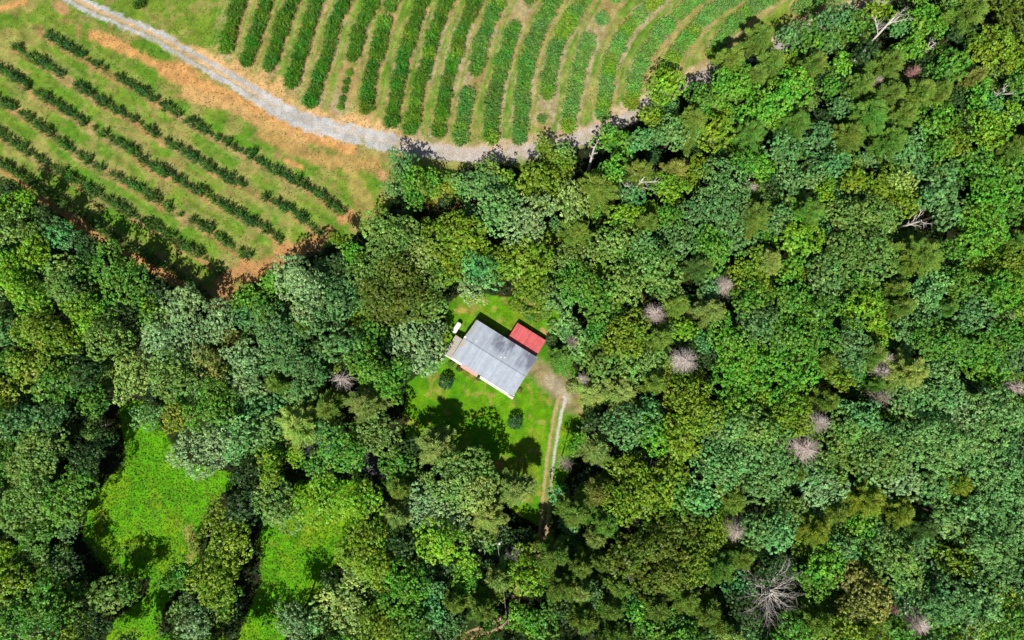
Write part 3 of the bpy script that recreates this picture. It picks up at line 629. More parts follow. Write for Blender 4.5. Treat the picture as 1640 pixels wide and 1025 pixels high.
ORD = ['nearest','second','third','fourth','fifth','sixth','seventh','eighth','ninth','tenth','eleventh','twelfth','thirteenth','fourteenth','fifteenth','sixteenth','seventeenth','eighteenth','nineteenth','twentieth']
DIRS = ["right of","upper right of","above","upper left of","left of","lower left of","below","lower right of"]

def albedo(code, rng, k):
    w = 0.0 if code in 'ELt' else 0.12; mg = (90, 138, 44) if code not in 'PpODG' else (98, 132, 48)
    c = lin(*[q*(1-w)+m_*w for q, m_ in zip(CODES[code], mg)]); j = 1+rng.uniform(-.13, .13); h = rng.uniform(-.06, .06)
    return (c[0]*k*j*(1+h)+0.006, c[1]*k*j, c[2]*k*j*(1-h)+0.004, 1)
LOW = {(840, 862): .5, (912, 838): .6, (896, 795): .6, (920, 872): .6, (906, 742): .6, (920, 712): .7, (515, 913): .6, (810, 290): .6, (872, 236): .55, (905, 247): .55, (785, 271): .55, (760, 298): .7, (790, 302): .7, (647, 266): .7, (688, 288): .6, (862, 298): .8, (885, 260): .55, (982, 226): .85, (1045, 190): .8, (1055, 160): .7, (697, 717): 0.85, (828, 785): 0.85, (780, 826): 0.85, (995, 632): 0.7, (950, 632): 0.6, (902, 577): 0.5, (699, 531): 0.5, (664, 557): 0.7, (738, 765): 0.85, (430, 720): .8}
KL, KP = 1.17, 1.45
rng = random.Random(5)
trees = []
for blk, pine in ((BL, False), (PN, True)):
    for e in blk.replace("\n", ";").split(";"):
        if e.strip():
            a, b_, r, c = e.split(); trees.append([float(a), float(b_), float(r), c, pine or c in 'P p O D G'.split()])
# margin trees just beyond the frame, so that edges and their shadows carry on
for (x0, y0, x1, y1, nn) in ((-34, 330, -34, 1040, 14), (1674, 10, 1674, 1040, 16), (20, 1055, 1640, 1055, 30), (1430, -32, 1660, -32, 5)):
    for i in range(nn):
        t = (i+0.5)/nn; trees.append([x0+(x1-x0)*t+rng.uniform(-8, 8), y0+(y1-y0)*t+rng.uniform(-8, 8), rng.uniform(26, 36), rng.choice('g m y l b v'.split()), False])
T_ = np.array([[t[0], t[1], t[2]] for t in trees]); fill = []
for _ in range(9000):
    u, v = rng.uniform(-15, 1655), rng.uniform(-15, 1040); ua, va = np.array([u]), np.array([v])
    ua8 = u+24*np.cos(np.arange(9)*0.785)*(np.arange(9) < 8); va8 = v+24*np.sin(np.arange(9)*0.785)*(np.arange(9) < 8)
    if any(inside(ua8, va8, pl).any() for pl in (FIELD, LAWN, MEADOW, VINES)): continue
    if min(dist_poly(ua, va, DRIVE)[0], dist_poly(ua, va, ROAD)[0]) < 22: continue
    if 560 < u < 620 and 725 < v < 765 or 735 < u < 790 and 865 < v < 895 or 1040 < u < 1080 and 715 < v < 745: continue
    if (np.hypot(T_[:, 0]-u, T_[:, 1]-v) < T_[:, 2]*0.92+3).any() or any(math.hypot(d_[0]-u, d_[1]-v) < d_[2]*0.9 for d_ in DEADS): continue
    if any(math.hypot(f[0]-u, f[1]-v) < 13 for f in fill): continue
    fill.append([u, v, rng.uniform(11, 18), rng.choice('k g k b m y'.split()), False])
trees += fill; FILL = {id(t) for t in fill}
names = {}
for t in trees:
    best = min(LM, key=lambda L: (L[0]-t[0])**2+(L[1]-t[1])**2)
    ang = math.degrees(math.atan2(-(t[1]-best[1]), t[0]-best[0])) % 360; d = DIRS[int((ang+22.5)//45) % 8]
    names.setdefault((best[2], d), []).append((math.hypot(t[0]-best[0], t[1]-best[1]), t))
lab = {}
for (lmk, d), L in names.items():
    L.sort(key=lambda q: q[0])
    for i, (_, t) in enumerate(L):
        kind = 'pine' if t[4] else 'leafy tree'; size = 'small' if t[2] < 21 else ('large' if t[2] > 33 else 'medium')
        lab[id(t)] = "%s %s %s, %s one %s %s" % (size, WORD[t[3]], kind, ORD[min(i, 19)], d, lmk)
def plant(proto, u, v, rpx, color, name, label, cat, group, zs=1.0, rot=None, low=1.0):
    """stand the tree so that its crown shows at (u, v)"""
    cz = proto['cz']
    s = rpx*0.15/proto['R']
    for _ in range(3):
        p = ground(u, v, cz*s*zs); dist = (CAM_H-cz*s*zs)/CAM_H; s = rpx*(CAM_H-cz*s*zs)/FPX/proto['R']
    root = link(name, None, None, (p.x, p.y, 0), (0, 0, rng.uniform(0, 6.283) if rot is None else rot), (s, s, s*zs))
    root.empty_display_size = 1.0; tag(root, label, cat, group)
    c = link(proto.get('part', "crown"), proto['crown'], root); c.color = color
    link("trunk", proto['trunk'], root); return root
def seen(t):
    if id(t) in FILL: return 0
    u, v, r = t[:3]; w = max(0, min(1640, u+r)-max(0, u-r)); h = max(0, min(1025, v+r)-max(0, v-r)); return w*h
broad = sorted([t for t in trees if not t[4]], key=seen, reverse=True); small = {id(t) for t in broad[296:]}
sV, sT, sC = [], [], []
for i, t in enumerate(trees):
    u, v, r, c, pine = t
    if pine:
        cand = sorted(PINES, key=lambda P: abs(P['R']-r*0.145)+rng.random()*0.8)[0]
        plant(cand, u, v, r*1.08, albedo(c, rng, KP), "pine_tree", lab[id(t)], "pine tree", "pine trees in the woods", (10.8+1.2*r*0.15)*rng.uniform(0.95, 1.08)/(cand["H"]*r*0.155/cand["R"])*LOW.get((int(u), int(v)), 1.0))
        continue
    cand = sorted(BROAD, key=lambda P: abs(P['R']-r*0.14)+rng.random()*1.0)[0]
    sg_ = r*0.159/cand['R']; zs = (9.3+1.25*r*0.15)*rng.uniform(0.82, 1.17)/(cand['H']*sg_)*LOW.get((int(u), int(v)), 1.0) if id(t) not in FILL else rng.uniform(0.6, 0.85); colr = albedo(c, rng, KL)
    if id(t) in small:
        s_, p = 1, None
        s_ = r*1.06*0.15/cand['R']
        for _ in range(3): p = ground(u, v, cand['cz']*s_*zs); s_ = r*1.06*(CAM_H-cand['cz']*s_*zs)/FPX/cand['R']
        a = rng.uniform(0, 6.283); Rm = np.array([[math.cos(a), -math.sin(a), 0], [math.sin(a), math.cos(a), 0], [0, 0, 1]])
        Vn = cand['V']@Rm.T*np.array([s_, s_, s_*zs])+np.array([p.x, p.y, 0]); sV.append(Vn); sT.append(cand['tint']); sC.append(np.tile(colr[:3], (len(Vn), 1)))
    else:
        o = plant(cand, u, v, r*1.06, colr, "broadleaf_tree", lab[id(t)], "broadleaf tree", "broadleaf trees in the woods", zs)
        e = rng.uniform(0.86, 1.16); o.scale = (o.scale.x*e, o.scale.y/e, o.scale.z)
sV = np.concatenate(sV); sT = np.concatenate(sT)
M_LEAFMIX = leaf_material("mixed_broadleaf_foliage", 0.22, 0.42, 0.3, own=True)
tag(link("understory_trees", npmesh("understory_trees", sV, quads(len(sT)), M_LEAFMIX, fattr=sT, vcol={"leafcol": np.concatenate(sC)})),
    "small and half-hidden leafy crowns filling in between the bigger forest trees", "understory", None, "stuff")

# ------------------------------------------------------------------ dead trees
def dm(name, c): return simple(name, c, 0.9, 0.2, 0.3, 1.5)
DM = {'w': M_SNAG, 'g': dm("grey_dead_twigs", (0.57, 0.50, 0.445)), 'p': dm("pinkish_dead_twigs", (0.58, 0.48, 0.43)), 'r': dm("reddish_dead_twigs", (0.42, 0.22, 0.2)), 'b': dm("brown_dead_twigs", (0.34, 0.27, 0.23))}
pc = {}
for i, (u, v, r, kd, c, lb, _) in enumerate(DEADS):
    if kd in ('puff', 'puffs'):
        key = (kd, c, r > 16)
        if key not in pc: pc[key] = dead_puff(3.0 if r > 16 else 1.9, 500+len(pc), (330 if r > 16 else 170) if kd == 'puff' else 110, DM[c])
        pr = pc[key]; rot = None
    else:
        rot = 0
        pr = {'snagL': lambda: snag_proto(4.2, 61, 6, (3.6, 5.6), H=20, fine=5), 'snagS': lambda: snag_proto(2.3, 62+i, 6, (1.2, 0.6), H=14), 'snagN': lambda: snag_proto(1.6, 70, 5, (0.1, 2.0), H=12),
              'snagM': lambda: snag_proto(3.2, 64, 9, (0.6, 0.8), H=15), 'snagF': lambda: snag_proto(3.0, 65, 6, (2.6, 0.5), H=15), 'snagB': lambda: snag_proto(5.6, 66, 30, (0.3, 0.2), H=14, fine=5, up=0.35, r0=0.075)}[kd]()
    plant(pr, u, v, r*(1.0 if 'puff' in kd else 1.0), (1, 1, 1, 1), "dead_tree", lb, "dead tree", "dead trees in the woods", (1.25 if kd != 'snagB' else 1.1) if not "puff" in kd else (11.5+1.2*r*0.15)/(pr["H"]*r*0.15/pr["R"]), rot)

# ------------------------------------------------------------------ crop bushes
def bush_proto(R, H, seed, nsh, nleaf, leaf, spread):
    """multi-stemmed bush: upright leafy shoots"""
    rng = np.random.RandomState(seed); P = []; N = []; st = MB(); tint = []
    for i in range(nsh):
        ph = rng.uniform(0, 6.283); q = math.sqrt(rng.rand())*R; b0 = np.array([math.cos(ph)*q*0.25, math.sin(ph)*q*0.25, 0.0])
        hh = H*(1-0.45*(q/R)**2)*rng.uniform(0.7, 1.15); e = np.array([math.cos(ph)*q, math.sin(ph)*q, hh]) + np.array([rng.normal(0, .06), rng.normal(0, .06), 0])
        tt = rng.normal(0.5, 0.16)
        for k in range(nleaf):
            s = 0.25+0.8*rng.rand(); p = b0*(1-s)+e*s; off = rng.normal(size=3)*spread; P.append(p+off); N.append(unit(off+np.array([0, 0, .12]))); tint.append(tt+rng.normal(0, .12))
        if i % 3 == 0: st.tube(b0, e*0.9, 0.025, 0.01, 3, False)
    P = np.array(P); N = np.array(N); P[:, 2] = np.maximum(P[:, 2], 0.05)
    V = leaves(P, N, leaf, leaf*0.5, rng, 0.6); F = quads(len(P))
    sv = np.array(st.v); sf = np.array(st.f)+len(V); V = np.concatenate([V, sv]); F = np.concatenate([F, sf])
    return npmesh("bush", V, F, [M_BUSH], fattr=np.clip(np.concatenate([tint, np.full(len(sf), 0.3)]), 0, 1))
TB = [bush_proto(1.75, 1.9, 700+i, 100, 26, 0.25, 0.15) for i in range(4)]
TS = [bush_proto(1.95, 1.7, 720+i, 130, 20, 0.24, 0.08) for i in range(4)]
LB = [bush_proto(1.22, 2.0, 740+i, 34, 26, 0.22, 0.085) for i in range(5)]
def nth(k):
    tens = ['', '', 'twenty', 'thirty', 'forty', 'fifty', 'sixty', 'seventy']; tth = ['', '', 'twentieth', 'thirtieth', 'fortieth', 'fiftieth', 'sixtieth', 'seventieth']
    if k <= 20: return NUM[k-1]
    return tth[k//10] if k % 10 == 0 else tens[k//10]+'-'+NUM[k % 10-1]
NUM = ['first','second','third','fourth','fifth','sixth','seventh','eighth','ninth','tenth','eleventh','twelfth','thirteenth','fourteenth','fifteenth','sixteenth','seventeenth','eighteenth','nineteenth','twentieth']
def walk(pts, step):
    out = []; acc = 0; (px_, py_) = pts[0]; out.append(pts[0])
    for (qx, qy) in pts[1:]:
        d = math.hypot(qx-px_, qy-py_); t = 0
        while acc + (d-t) >= step:
            t += step-acc; acc = 0; out.append((px_+(qx-px_)*t/d, py_+(qy-py_)*t/d))
        acc += d-t; px_, py_ = qx, qy
    return out
GAPS = {5: [(557,108,8)], 13: [(874,172,12)], 10: [(754,133,13)], 11: [(834,22,22)], 14: [(955,45,16),(978,5,14)], 6: [(622,16,7)], 17: [], 16: [(1085,30,7)]}
SMALLB = {(5, 120): 0.7}
ctr = 0
for ri, r in enumerate(TOPS):
    light = sstep(600, 1000, np.array([r[-1][0]]))[0]
    pts = walk(r[::-1], 14.0); pts = [p for p in pts if -26 < p[1]]
    pts = [p for p in pts if not any(math.hypot(p[0]-a, p[1]-b_) < w for a, b_, w in GAPS.get(ri, []))]
    for k, (u, v) in enumerate(pts):
        base = (80, 128, 30) if ri < 10 else ((86, 134, 48) if ri < 12 else ((92, 140, 54) if ri < 14 else (104, 152, 66)))
        if rng.random() < 0.13 and ri > 4: base = (110, 152, 40)
        if ri < 10 and rng.random() < 0.18: base = (68, 120, 28)
        c = lin(*[min(255, max(0, q+rng.uniform(-7, 7))) for q in base]); sc = rng.uniform(1.05, 1.32)*(1.0 if ri < 13 else 0.94)
        if ri == 5 and v > 112: sc = 0.62
        if ri == 5 and 95 < v <= 112: sc = 0.8
        if ri >= 13: sc *= 1.04
        if ri == 13 and v > 160: sc *= 0.6
        p = ground(u+rng.uniform(-1.2, 1.2), v+rng.uniform(-1, 1), 1.0)
        o = link("berry_bush", (TS if ri > 9 else TB)[rng.randrange(4)], None, (p.x, p.y, 0), (0, 0, rng.uniform(0, 6.283)), (sc, sc, sc*rng.uniform(.9, 1.15)))
        if v > -14: pass
        o.color = (c[0]*1.2, c[1]*1.2, c[2]*1.2, 1)
        if k == 0: lb = "berry bush ending the %s curved row from the left, nearest the gravel road" % NUM[ri]
        else: lb = "leafy berry bush, %s up from the road in the %s curved row" % (nth(k+1), NUM[ri])
        tag(o, lb, "berry bush", "berry bushes in curved rows above the gravel road"); ctr += 1
for u, v, s_ in ((222, 5, 1.0), (228, -8, 1.0)):
    p = ground(u, v, 1); o = link("berry_bush", TB[0], None, (p.x, p.y, 0), (0, 0, v), (s_, s_, s_)); o.color = (*lin(66, 112, 32), 1)
    tag(o, "bush left of all curved rows, at the top edge beside the gravel road" if v > 0 else "bush half outside the top edge, above the leftmost bush by the road", "berry bush", "berry bushes in curved rows above the gravel road")
cl = 0
for ri, r in enumerate(LEFTS):
    pts = [p for p in walk(r, 10.6) if p[0] > -12]
    if ri == 0: pts = [p for p in pts if p[0] > 70]
    for k, (u, v) in enumerate(pts):
        if k == 0: cnt = 0
        if 0 < k < len(pts)-1 and rng.random() < 0.07: continue
        cnt += 1
        sc = rng.uniform(0.92, 1.32) if rng.random() > 0.2 else rng.uniform(0.55, 0.8)
        base = (64, 108, 40) if ri < 3 else (76, 118, 44)
        if rng.random() < 0.2: base = (88, 136, 46)
        c = lin(*[q+rng.uniform(-6, 6) for q in base]); p = ground(u+rng.uniform(-1.3, 1.3), v+rng.uniform(-1.3, 1.3), 0.9)
        o = link("orchard_bush", LB[rng.randrange(5)], None, (p.x, p.y, 0), (0, 0, rng.uniform(0, 6.283)), (sc, sc, sc*rng.uniform(.9, 1.2))); o.color = (*c, 1)
        if k == len(pts)-1: lb = "last bush at the lower right end of the %s diagonal row below the road" % NUM[ri]
        elif k == 0: lb = "bush at the upper left end of the %s diagonal row below the road" % NUM[ri]
        else: lb = "dark spiky bush, %s from the upper left in the %s diagonal row" % (nth(cnt), NUM[ri])
        tag(o, lb, "orchard bush", "dark bushes in the diagonal orchard rows"); cl += 1

# ------------------------------------------------------------------ shrubs on and round the lawn
SH_ = [broad_proto(1.9, 801, .26, .22, 13, 1.3), broad_proto(1.7, 802, .24, .2, 13, 1.2)]
def lowshrub(R, H, seed):
    rr = np.random.RandomState(seed); d = sphere_pts(500, rr); d = d[d[:, 2] > -0.2]; P = d*np.array([R, R, H])*(1+rr.normal(0, .1, (len(d), 1))); kp = thin(P, .33, rr)
    V, t = clumpcloud(P[kp], d[kp], .26, 14, .22, rr); V[:, 2] = np.maximum(V[:, 2]+0.15*H, 0.02); return npmesh("shrub", V, quads(len(t)), M_BUSH, fattr=t)
ROUND = lowshrub(1.9, 3.2, 31); LOWS = [lowshrub(1.5, 1.7, 32), lowshrub(1.3, 1.4, 33)]
SHR = [(714,611,13,'k',ROUND,"round dark evergreen shrub on the lawn left of the house front"),
 (825,675,13,'e',ROUND,"round dark evergreen shrub on the lawn left of the driveway"),
 (824,488,9,'y',LOWS[0],"dark scrubby shrub upper left in the thicket above the carport"),(838,494,9,'k',LOWS[1],"middle dark shrub of the thicket above the carport"),
 (849,503,9,'g',LOWS[0],"leafy shrub next to the carport's upper corner"),(861,507,10,'y',LOWS[1],"yellowish shrub right of the thicket above the carport"),
 (873,498,10,'m',LOWS[0],"olive shrub furthest right in the thicket above the carport"),(885,520,9,'m',LOWS[1],"shrub between the red carport and the woods to its upper right"),
 (884,545,10,'k',LOWS[0],"dark shrub touching the right corner of the carport"),(889,562,9,'G',LOWS[1],"mossy shrub below the carport's right corner"),
 (893,580,10,'G',LOWS[0],"mossy shrub above the gravel turning patch"),(909,598,9,'m',LOWS[1],"olive shrub at the upper right rim of the turning patch"),
 (916,620,9,'p',LOWS[0],"pale shrub at the right rim of the turning patch"),(922,686,7,'m',LOWS[1],"small shrub on the grass right of the driveway"),
 (735,590,5,'k',LOWS[1],"low planting against the left front wall of the house"),(722,583,5,'g',LOWS[0],"low planting by the porch corner left of the pink awning"),
 (766,606,4,'k',LOWS[1],"small dark plant by the right end of the pink awning"),(832,626,4,'t',LOWS[0],"small dry plant beside the lower right house corner"),
 (697,300,14,'Y',LOWS[0],"lime brush right of the trees left of the road's lowest point"),(716,306,16,'Q',LOWS[1],"mustard brush in the middle of the roadside brush patch"),(733,297,13,'Y',LOWS[0],"lime brush at the right of the roadside brush patch"),
 (712,284,13,'g',LOWS[1],"green brush at the top of the roadside brush patch"),(640,278,10,'v',LOWS[0],"vivid green brush at the left of the roadside trees"),(715,325,14,'k',LOWS[1],"very dark green brush at the bottom of the roadside brush patch")]
for u, v, r, c, me, lb in SHR:
    p = ground(u, v, 1.0); s = r*0.15/1.5; s = s*0.66 if me is ROUND else s
    o = link("shrub", me, None, (p.x, p.y, 0), (0, 0, rng.uniform(0, 6.28)), (s, s, s)); o.color = albedo(c, rng, 1.0)
    if me is ROUND: o.color = (*lin(44, 92, 44), 1)
    tag(o, lb, "shrub", "shrubs about the house and road")

M_WEED = leaf_material("weeds", 0.25, 0.5, 0.25, 0.62, 1.22, own=True)
# ------------------------------------------------------------------ uncountable low growth
def scatter_stuff(name, polys, n_, cr, leaf, h, codes, seed, label, nl=8, outside=None):
    rr = np.random.RandomState(seed); q = np.array([ground(a, b_)[:2] for pl in polys for a, b_ in pl]); lo = q.min(0); hi = q.max(0)
    P = rr.uniform(lo, hi, (n_, 2)); u, v = to_px(P[:, 0], P[:, 1]); m = np.zeros(n_, bool)
    for pl in polys: m |= inside(u+26*(fbm(P[:, 0], P[:, 1], 4, 301)-0.5), v+26*(fbm(P[:, 0], P[:, 1], 4, 302)-0.5), pl)
    if outside: 
        for pl in outside: m &= ~inside(u, v, pl)
        m &= dist_poly(u, v, DRIVE) > 16
        m &= dist_poly(u, v, LANE) > 17
    if name == 'grass_tufts': m &= (dist_poly(u, v, ROAD) > 15) & (fbm(P[:, 0], P[:, 1], 4, 55, 4) > 0.46)
    P = P[m]; hgt = h*rr.rand(len(P))**1.5*(0.4+1.2*fbm(P[:, 0], P[:, 1], 5, seed)); C3 = np.column_stack([P, hgt])
    V, t = clumpcloud(C3, np.tile([0, 0, 1.0], (len(P), 1)), cr, nl, leaf, rr, 0.6); V[:, 2] = np.maximum(V[:, 2], 0.01)
    t = np.clip(t*0.7 + np.repeat((fbm(P[:, 0], P[:, 1], 1.6, seed+3, 3)-0.5)*1.6+0.15, nl), 0, 1)
    f1 = fbm(P[:, 0], P[:, 1], 7, seed+11, 4); f2 = fbm(P[:, 0], P[:, 1], 2.0, seed+17, 3)
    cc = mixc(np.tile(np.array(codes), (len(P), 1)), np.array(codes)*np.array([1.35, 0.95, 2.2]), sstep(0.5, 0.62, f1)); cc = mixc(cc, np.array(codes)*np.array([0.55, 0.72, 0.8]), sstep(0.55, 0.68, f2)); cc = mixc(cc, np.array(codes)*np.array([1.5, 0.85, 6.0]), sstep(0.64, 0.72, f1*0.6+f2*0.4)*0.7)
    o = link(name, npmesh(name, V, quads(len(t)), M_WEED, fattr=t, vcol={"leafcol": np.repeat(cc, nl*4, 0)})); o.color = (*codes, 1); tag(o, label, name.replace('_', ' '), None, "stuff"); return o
scatter_stuff("meadow_weeds", [MEADOW, VINES, VINES3], 26000, 0.24, 0.17, 0.45, lin(106, 158, 26), 901, "bright lime weeds covering the open meadow and vine patches at lower left")
scatter_stuff("roadside_weeds", [VINES2, [(690,275),(740,275),(750,330),(690,335)]], 3000, 0.30, 0.26, 0.9, lin(130, 156, 20), 905, "yellow-green weeds filling small gaps at the wood edges")
FOR = [[(-60,250),(1700,-60),(1700,1085),(-60,1085)]]
scatter_stuff("grass_tufts", [[(-40,-40),(1390,-40),(1060,130),(950,215),(700,262),(620,330),(520,385),(370,480),(-40,250)]], 22000, 0.17, 0.15, 0.22, lin(92, 132, 40), 907, "small darker green grass tufts scattered over the two crop fields", 6)
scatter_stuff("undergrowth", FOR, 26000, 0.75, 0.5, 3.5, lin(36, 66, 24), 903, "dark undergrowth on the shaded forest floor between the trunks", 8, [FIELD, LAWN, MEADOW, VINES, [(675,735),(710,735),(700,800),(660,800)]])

# ------------------------------------------------------------------ the house
def mp(u, v): p = ground(u, v, 3.0); return Vector((p.x, p.y))
A_, B_ = mp(761.3, 511.5), mp(859.2, 571.2); C_, D_ = mp(823.6, 635.9), mp(724, 572)
ctrh = (A_+B_+C_+D_)/4; ax = ((B_-A_)+(C_-D_)).normalized(); ang = math.atan2(ax.y, ax.x); ay = Vector((-ax.y, ax.x))
def loc2(u, v, z=3.0):
    p = ground(u, v, z); d = Vector((p.x, p.y))-ctrh; return (d.dot(ax), d.dot(ay))
HL = ((B_-A_).length+(C_-D_).length)/4; HW = ((A_-D_).length+(B_-C_).length)/4
house = link("house", None, None, (ctrh.x, ctrh.y, 0), (0, 0, ang)); tag(house, "long single-storey house with grey stained gable roof in the lawn clearing", "house")
M_WALL = simple("cream_siding", (0.5, 0.46, 0.38), 0.7, 0.3, 0.08, 3)
M_TRIM = simple("white_trim", (0.75, 0.74, 0.70), 0.6, 0.3, 0.06, 3)
M_GLASS = simple("window_glass", (0.03, 0.04, 0.05), 0.08, 0.6, 0.1, 1)
M_DECK = simple("beige_porch_roof", (0.36, 0.33, 0.285), 0.8, 0.3, 0.12, 1.2)
M_PINK = simple("faded_red_awning", (0.46, 0.24, 0.22), 0.6, 0.3, 0.1, 1.2)
m, n, l, b = mat_new("grey_metal_roof")
tc = n.new("ShaderNodeTexCoord"); sp = n.new("ShaderNodeSeparateXYZ"); l.new(tc.outputs["Object"], sp.inputs[0])
mp_ = n.new("ShaderNodeMapping"); mp_.inputs["Scale"].default_value = (0.5, 0.17, 1); l.new(tc.outputs["Object"], mp_.inputs[0])
ns = noise(n, l, 0.95, 7, mp_.outputs[0], 0.6)
half = ramp(n, l, sp.outputs[1], 0.0, 1.0)
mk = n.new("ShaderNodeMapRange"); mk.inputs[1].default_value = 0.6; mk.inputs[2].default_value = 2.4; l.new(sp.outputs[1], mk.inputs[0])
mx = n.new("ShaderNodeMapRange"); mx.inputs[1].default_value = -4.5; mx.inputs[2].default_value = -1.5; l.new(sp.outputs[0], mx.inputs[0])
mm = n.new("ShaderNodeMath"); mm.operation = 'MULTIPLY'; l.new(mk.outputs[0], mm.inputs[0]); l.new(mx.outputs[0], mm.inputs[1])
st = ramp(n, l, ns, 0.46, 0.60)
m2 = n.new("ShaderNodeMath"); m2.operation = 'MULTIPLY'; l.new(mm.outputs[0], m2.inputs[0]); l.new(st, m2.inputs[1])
n9 = noise(n, l, 0.9, 6, tc.outputs["Object"]); basec = mixrgb(n, l, 'MIX', ramp(n, l, n9, 0.35, 0.7), (0.27, 0.31, 0.365), (0.335, 0.375, 0.425))
pm = n.new("ShaderNodeMapping"); pm.inputs["Scale"].default_value = (1.3, 0.04, 0.04); l.new(tc.outputs["Object"], pm.inputs[0])
basec = mixrgb(n, l, 'MULTIPLY', 1.0, basec, ramp(n, l, noise(n, l, 1.0, 2, pm.outputs[0]), 0.35, 0.65, (0.88,)*3, (1.07,)*3))
n8 = noise(n, l, 9, 4, tc.outputs["Object"]); basec = mixrgb(n, l, 'MULTIPLY', 1.0, basec, ramp(n, l, n8, 0.3, 0.7, (0.92,)*3, (1.06,)*3))
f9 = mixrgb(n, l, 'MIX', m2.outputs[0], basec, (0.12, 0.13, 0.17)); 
rustm = n.new("ShaderNodeMapRange"); rustm.inputs[1].default_value = -6.6; rustm.inputs[2].default_value = -8.2; l.new(sp.outputs[0], rustm.inputs[0])
rm2 = n.new("ShaderNodeMath"); rm2.operation = 'MULTIPLY'; l.new(rustm.outputs[0], rm2.inputs[0]); l.new(ramp(n, l, n9, 0.45, 0.6), rm2.inputs[1])
f9 = mixrgb(n, l, 'MIX', rm2.outputs[0], f9, (0.30, 0.26, 0.20))
l.new(f9, b.inputs["Base Color"]); b.inputs["Roughness"].default_value = 0.75; b.inputs["Specular IOR Level"].default_value = 0.25; bump(n, l, b, n8, 0.1, 0.02)
M_ROOF = m
M_ROOF2 = M_ROOF
ez, rz = 3.3, 3.9
mb = MB(); wl, ww = HL-0.25, HW-0.3
mb.box(-wl, wl, -ww, ww, 0.0, ez-0.12)
for sx in (-1, 1): mb.poly([(sx*wl, -ww, ez-.12), (sx*wl, ww, ez-.12), (sx*wl, 0, rz-.2), (sx*(wl-.1), -ww, ez-.12), (sx*(wl-.1), ww, ez-.12), (sx*(wl-.1), 0, rz-.2)], [(0,1,2),(5,4,3),(0,3,4,1),(1,4,5,2),(2,5,3,0)])
mb.build("walls", M_WALL, house)
rr_ = MB(); rr_.slab([(-HL-.0, 0.02, rz), (HL, 0.02, rz), (HL, HW+.02, ez), (-HL+0.35, HW+.02, ez)][::1], 0.12)
rf = rr_.build("roof", M_ROOF, house)
r2 = MB(); r2.slab([(-HL, -HW, ez), (HL-.05, -HW, ez), (HL-.05, -0.10, rz-.06), (-HL, -0.10, rz-.06)], 0.12); tag(r2.build("roof", M_ROOF2, house), "clean grey sunlit front half of the roof")
rc = MB(); rc.tube((-HL, 0.02, rz+.02), (HL, 0.02, rz+.02), 0.09, 0.09, 8); rc.build("ridge_cap", M_ROOF, rf)
for k in range(1, 24):
    pass
sm_ = MB()
for k in range(-11, 12):
    xx = k*0.76; sm_.slab([(xx-.02, 0.15, rz-.02), (xx+.02, 0.15, rz-.02), (xx+.02, HW, ez+.045), (xx-.02, HW, ez+.045)], 0.03)
    sm_.slab([(xx-.02, -HW+.02, ez+.035), (xx+.02, -HW+.02, ez+.035), (xx+.02, -0.2, rz-.05), (xx-.02, -0.2, rz-.05)], 0.03)
sm_.build("roof_seams", M_ROOF, rf)
for xx, yy, zz in ((1.3, 0.95, 3.55), (2.0, 1.3, 3.5), (-5.6, 1.1, 3.5)):
    v = MB(); v.tube((xx, yy, zz-.3), (xx, yy, zz+.35), 0.09, 0.09, 10); v.tube((xx, yy, zz+.35), (xx, yy, zz+.42), 0.16, 0.05, 10); v.build("vent_pipe", M_TRIM, house)
for xx in (-6.2, -2.4, 1.6, 5.4):
    w = MB(); w.box(xx-.55, xx+.55, -ww-.05, -ww-.01, 1.0, 2.1); wo = w.build("window", M_GLASS, house)
    fr = MB()
    for a, b1, c2, d2 in ((xx-.63, xx-.55, .92, 2.18), (xx+.55, xx+.63, .92, 2.18), (xx-.55, xx+.55, 2.1, 2.18), (xx-.55, xx+.55, .92, 1.0)): fr.box(a, b1, -ww-.08, -ww-.003, c2, d2)
    fr.build("frame", M_TRIM, wo)
for xx in (-5, 0.5):
    w = MB(); w.box(xx-.5, xx+.5, ww+.01, ww+.05, 1.0, 2.1); w.build("window", M_GLASS, house)
d = MB(); d.box(-0.9, 0.0, -ww-.06, -ww-.005, 0.15, 2.15); do = d.build("door", M_TRIM, house)
h = MB(); h.tube((-0.15, -ww-.12, 1.1), (-0.15, -ww-.05, 1.1), 0.035, 0.035, 8); h.build("handle", M_GLASS, do)
# left end porch with beige roof
q = [loc2(729.8, 536.4, 2.5), loc2(709.9, 567.9, 2.5)]
xo = (q[0][0]+q[1][0])/2; yt = q[0][1]; yb = -HW-0.35
p_ = MB(); p_.slab([(xo, yb, 2.35), (-HL-.0, yb, 2.6), (-HL-.0, yt, 2.6), (xo, yt, 2.35)], 0.1); po = p_.build("porch_roof", M_DECK, house)
p2 = MB()
for k in range(9):
    yy = yb+0.3+k*(yt-yb-0.6)/8; p2.slab([(xo, yy-.02, 2.40), (-HL-.01, yy-.02, 2.65), (-HL-.01, yy+.02, 2.65), (xo, yy+.02, 2.40)], .03)
p2.build("seams", M_DECK, po)
for yy in (yb+.15, (yb+yt)/2, yt-.15):
    p3 = MB(); p3.box(xo+.08, xo+.2, yy-.06, yy+.06, 0, 2.27); p3.build("post", M_TRIM, house)
sl_ = MB(); sl_.box(xo, -wl-.02, yb+.2, yt-.1, 0.0, 0.22); sl_.build("porch_floor", M_DECK, house)
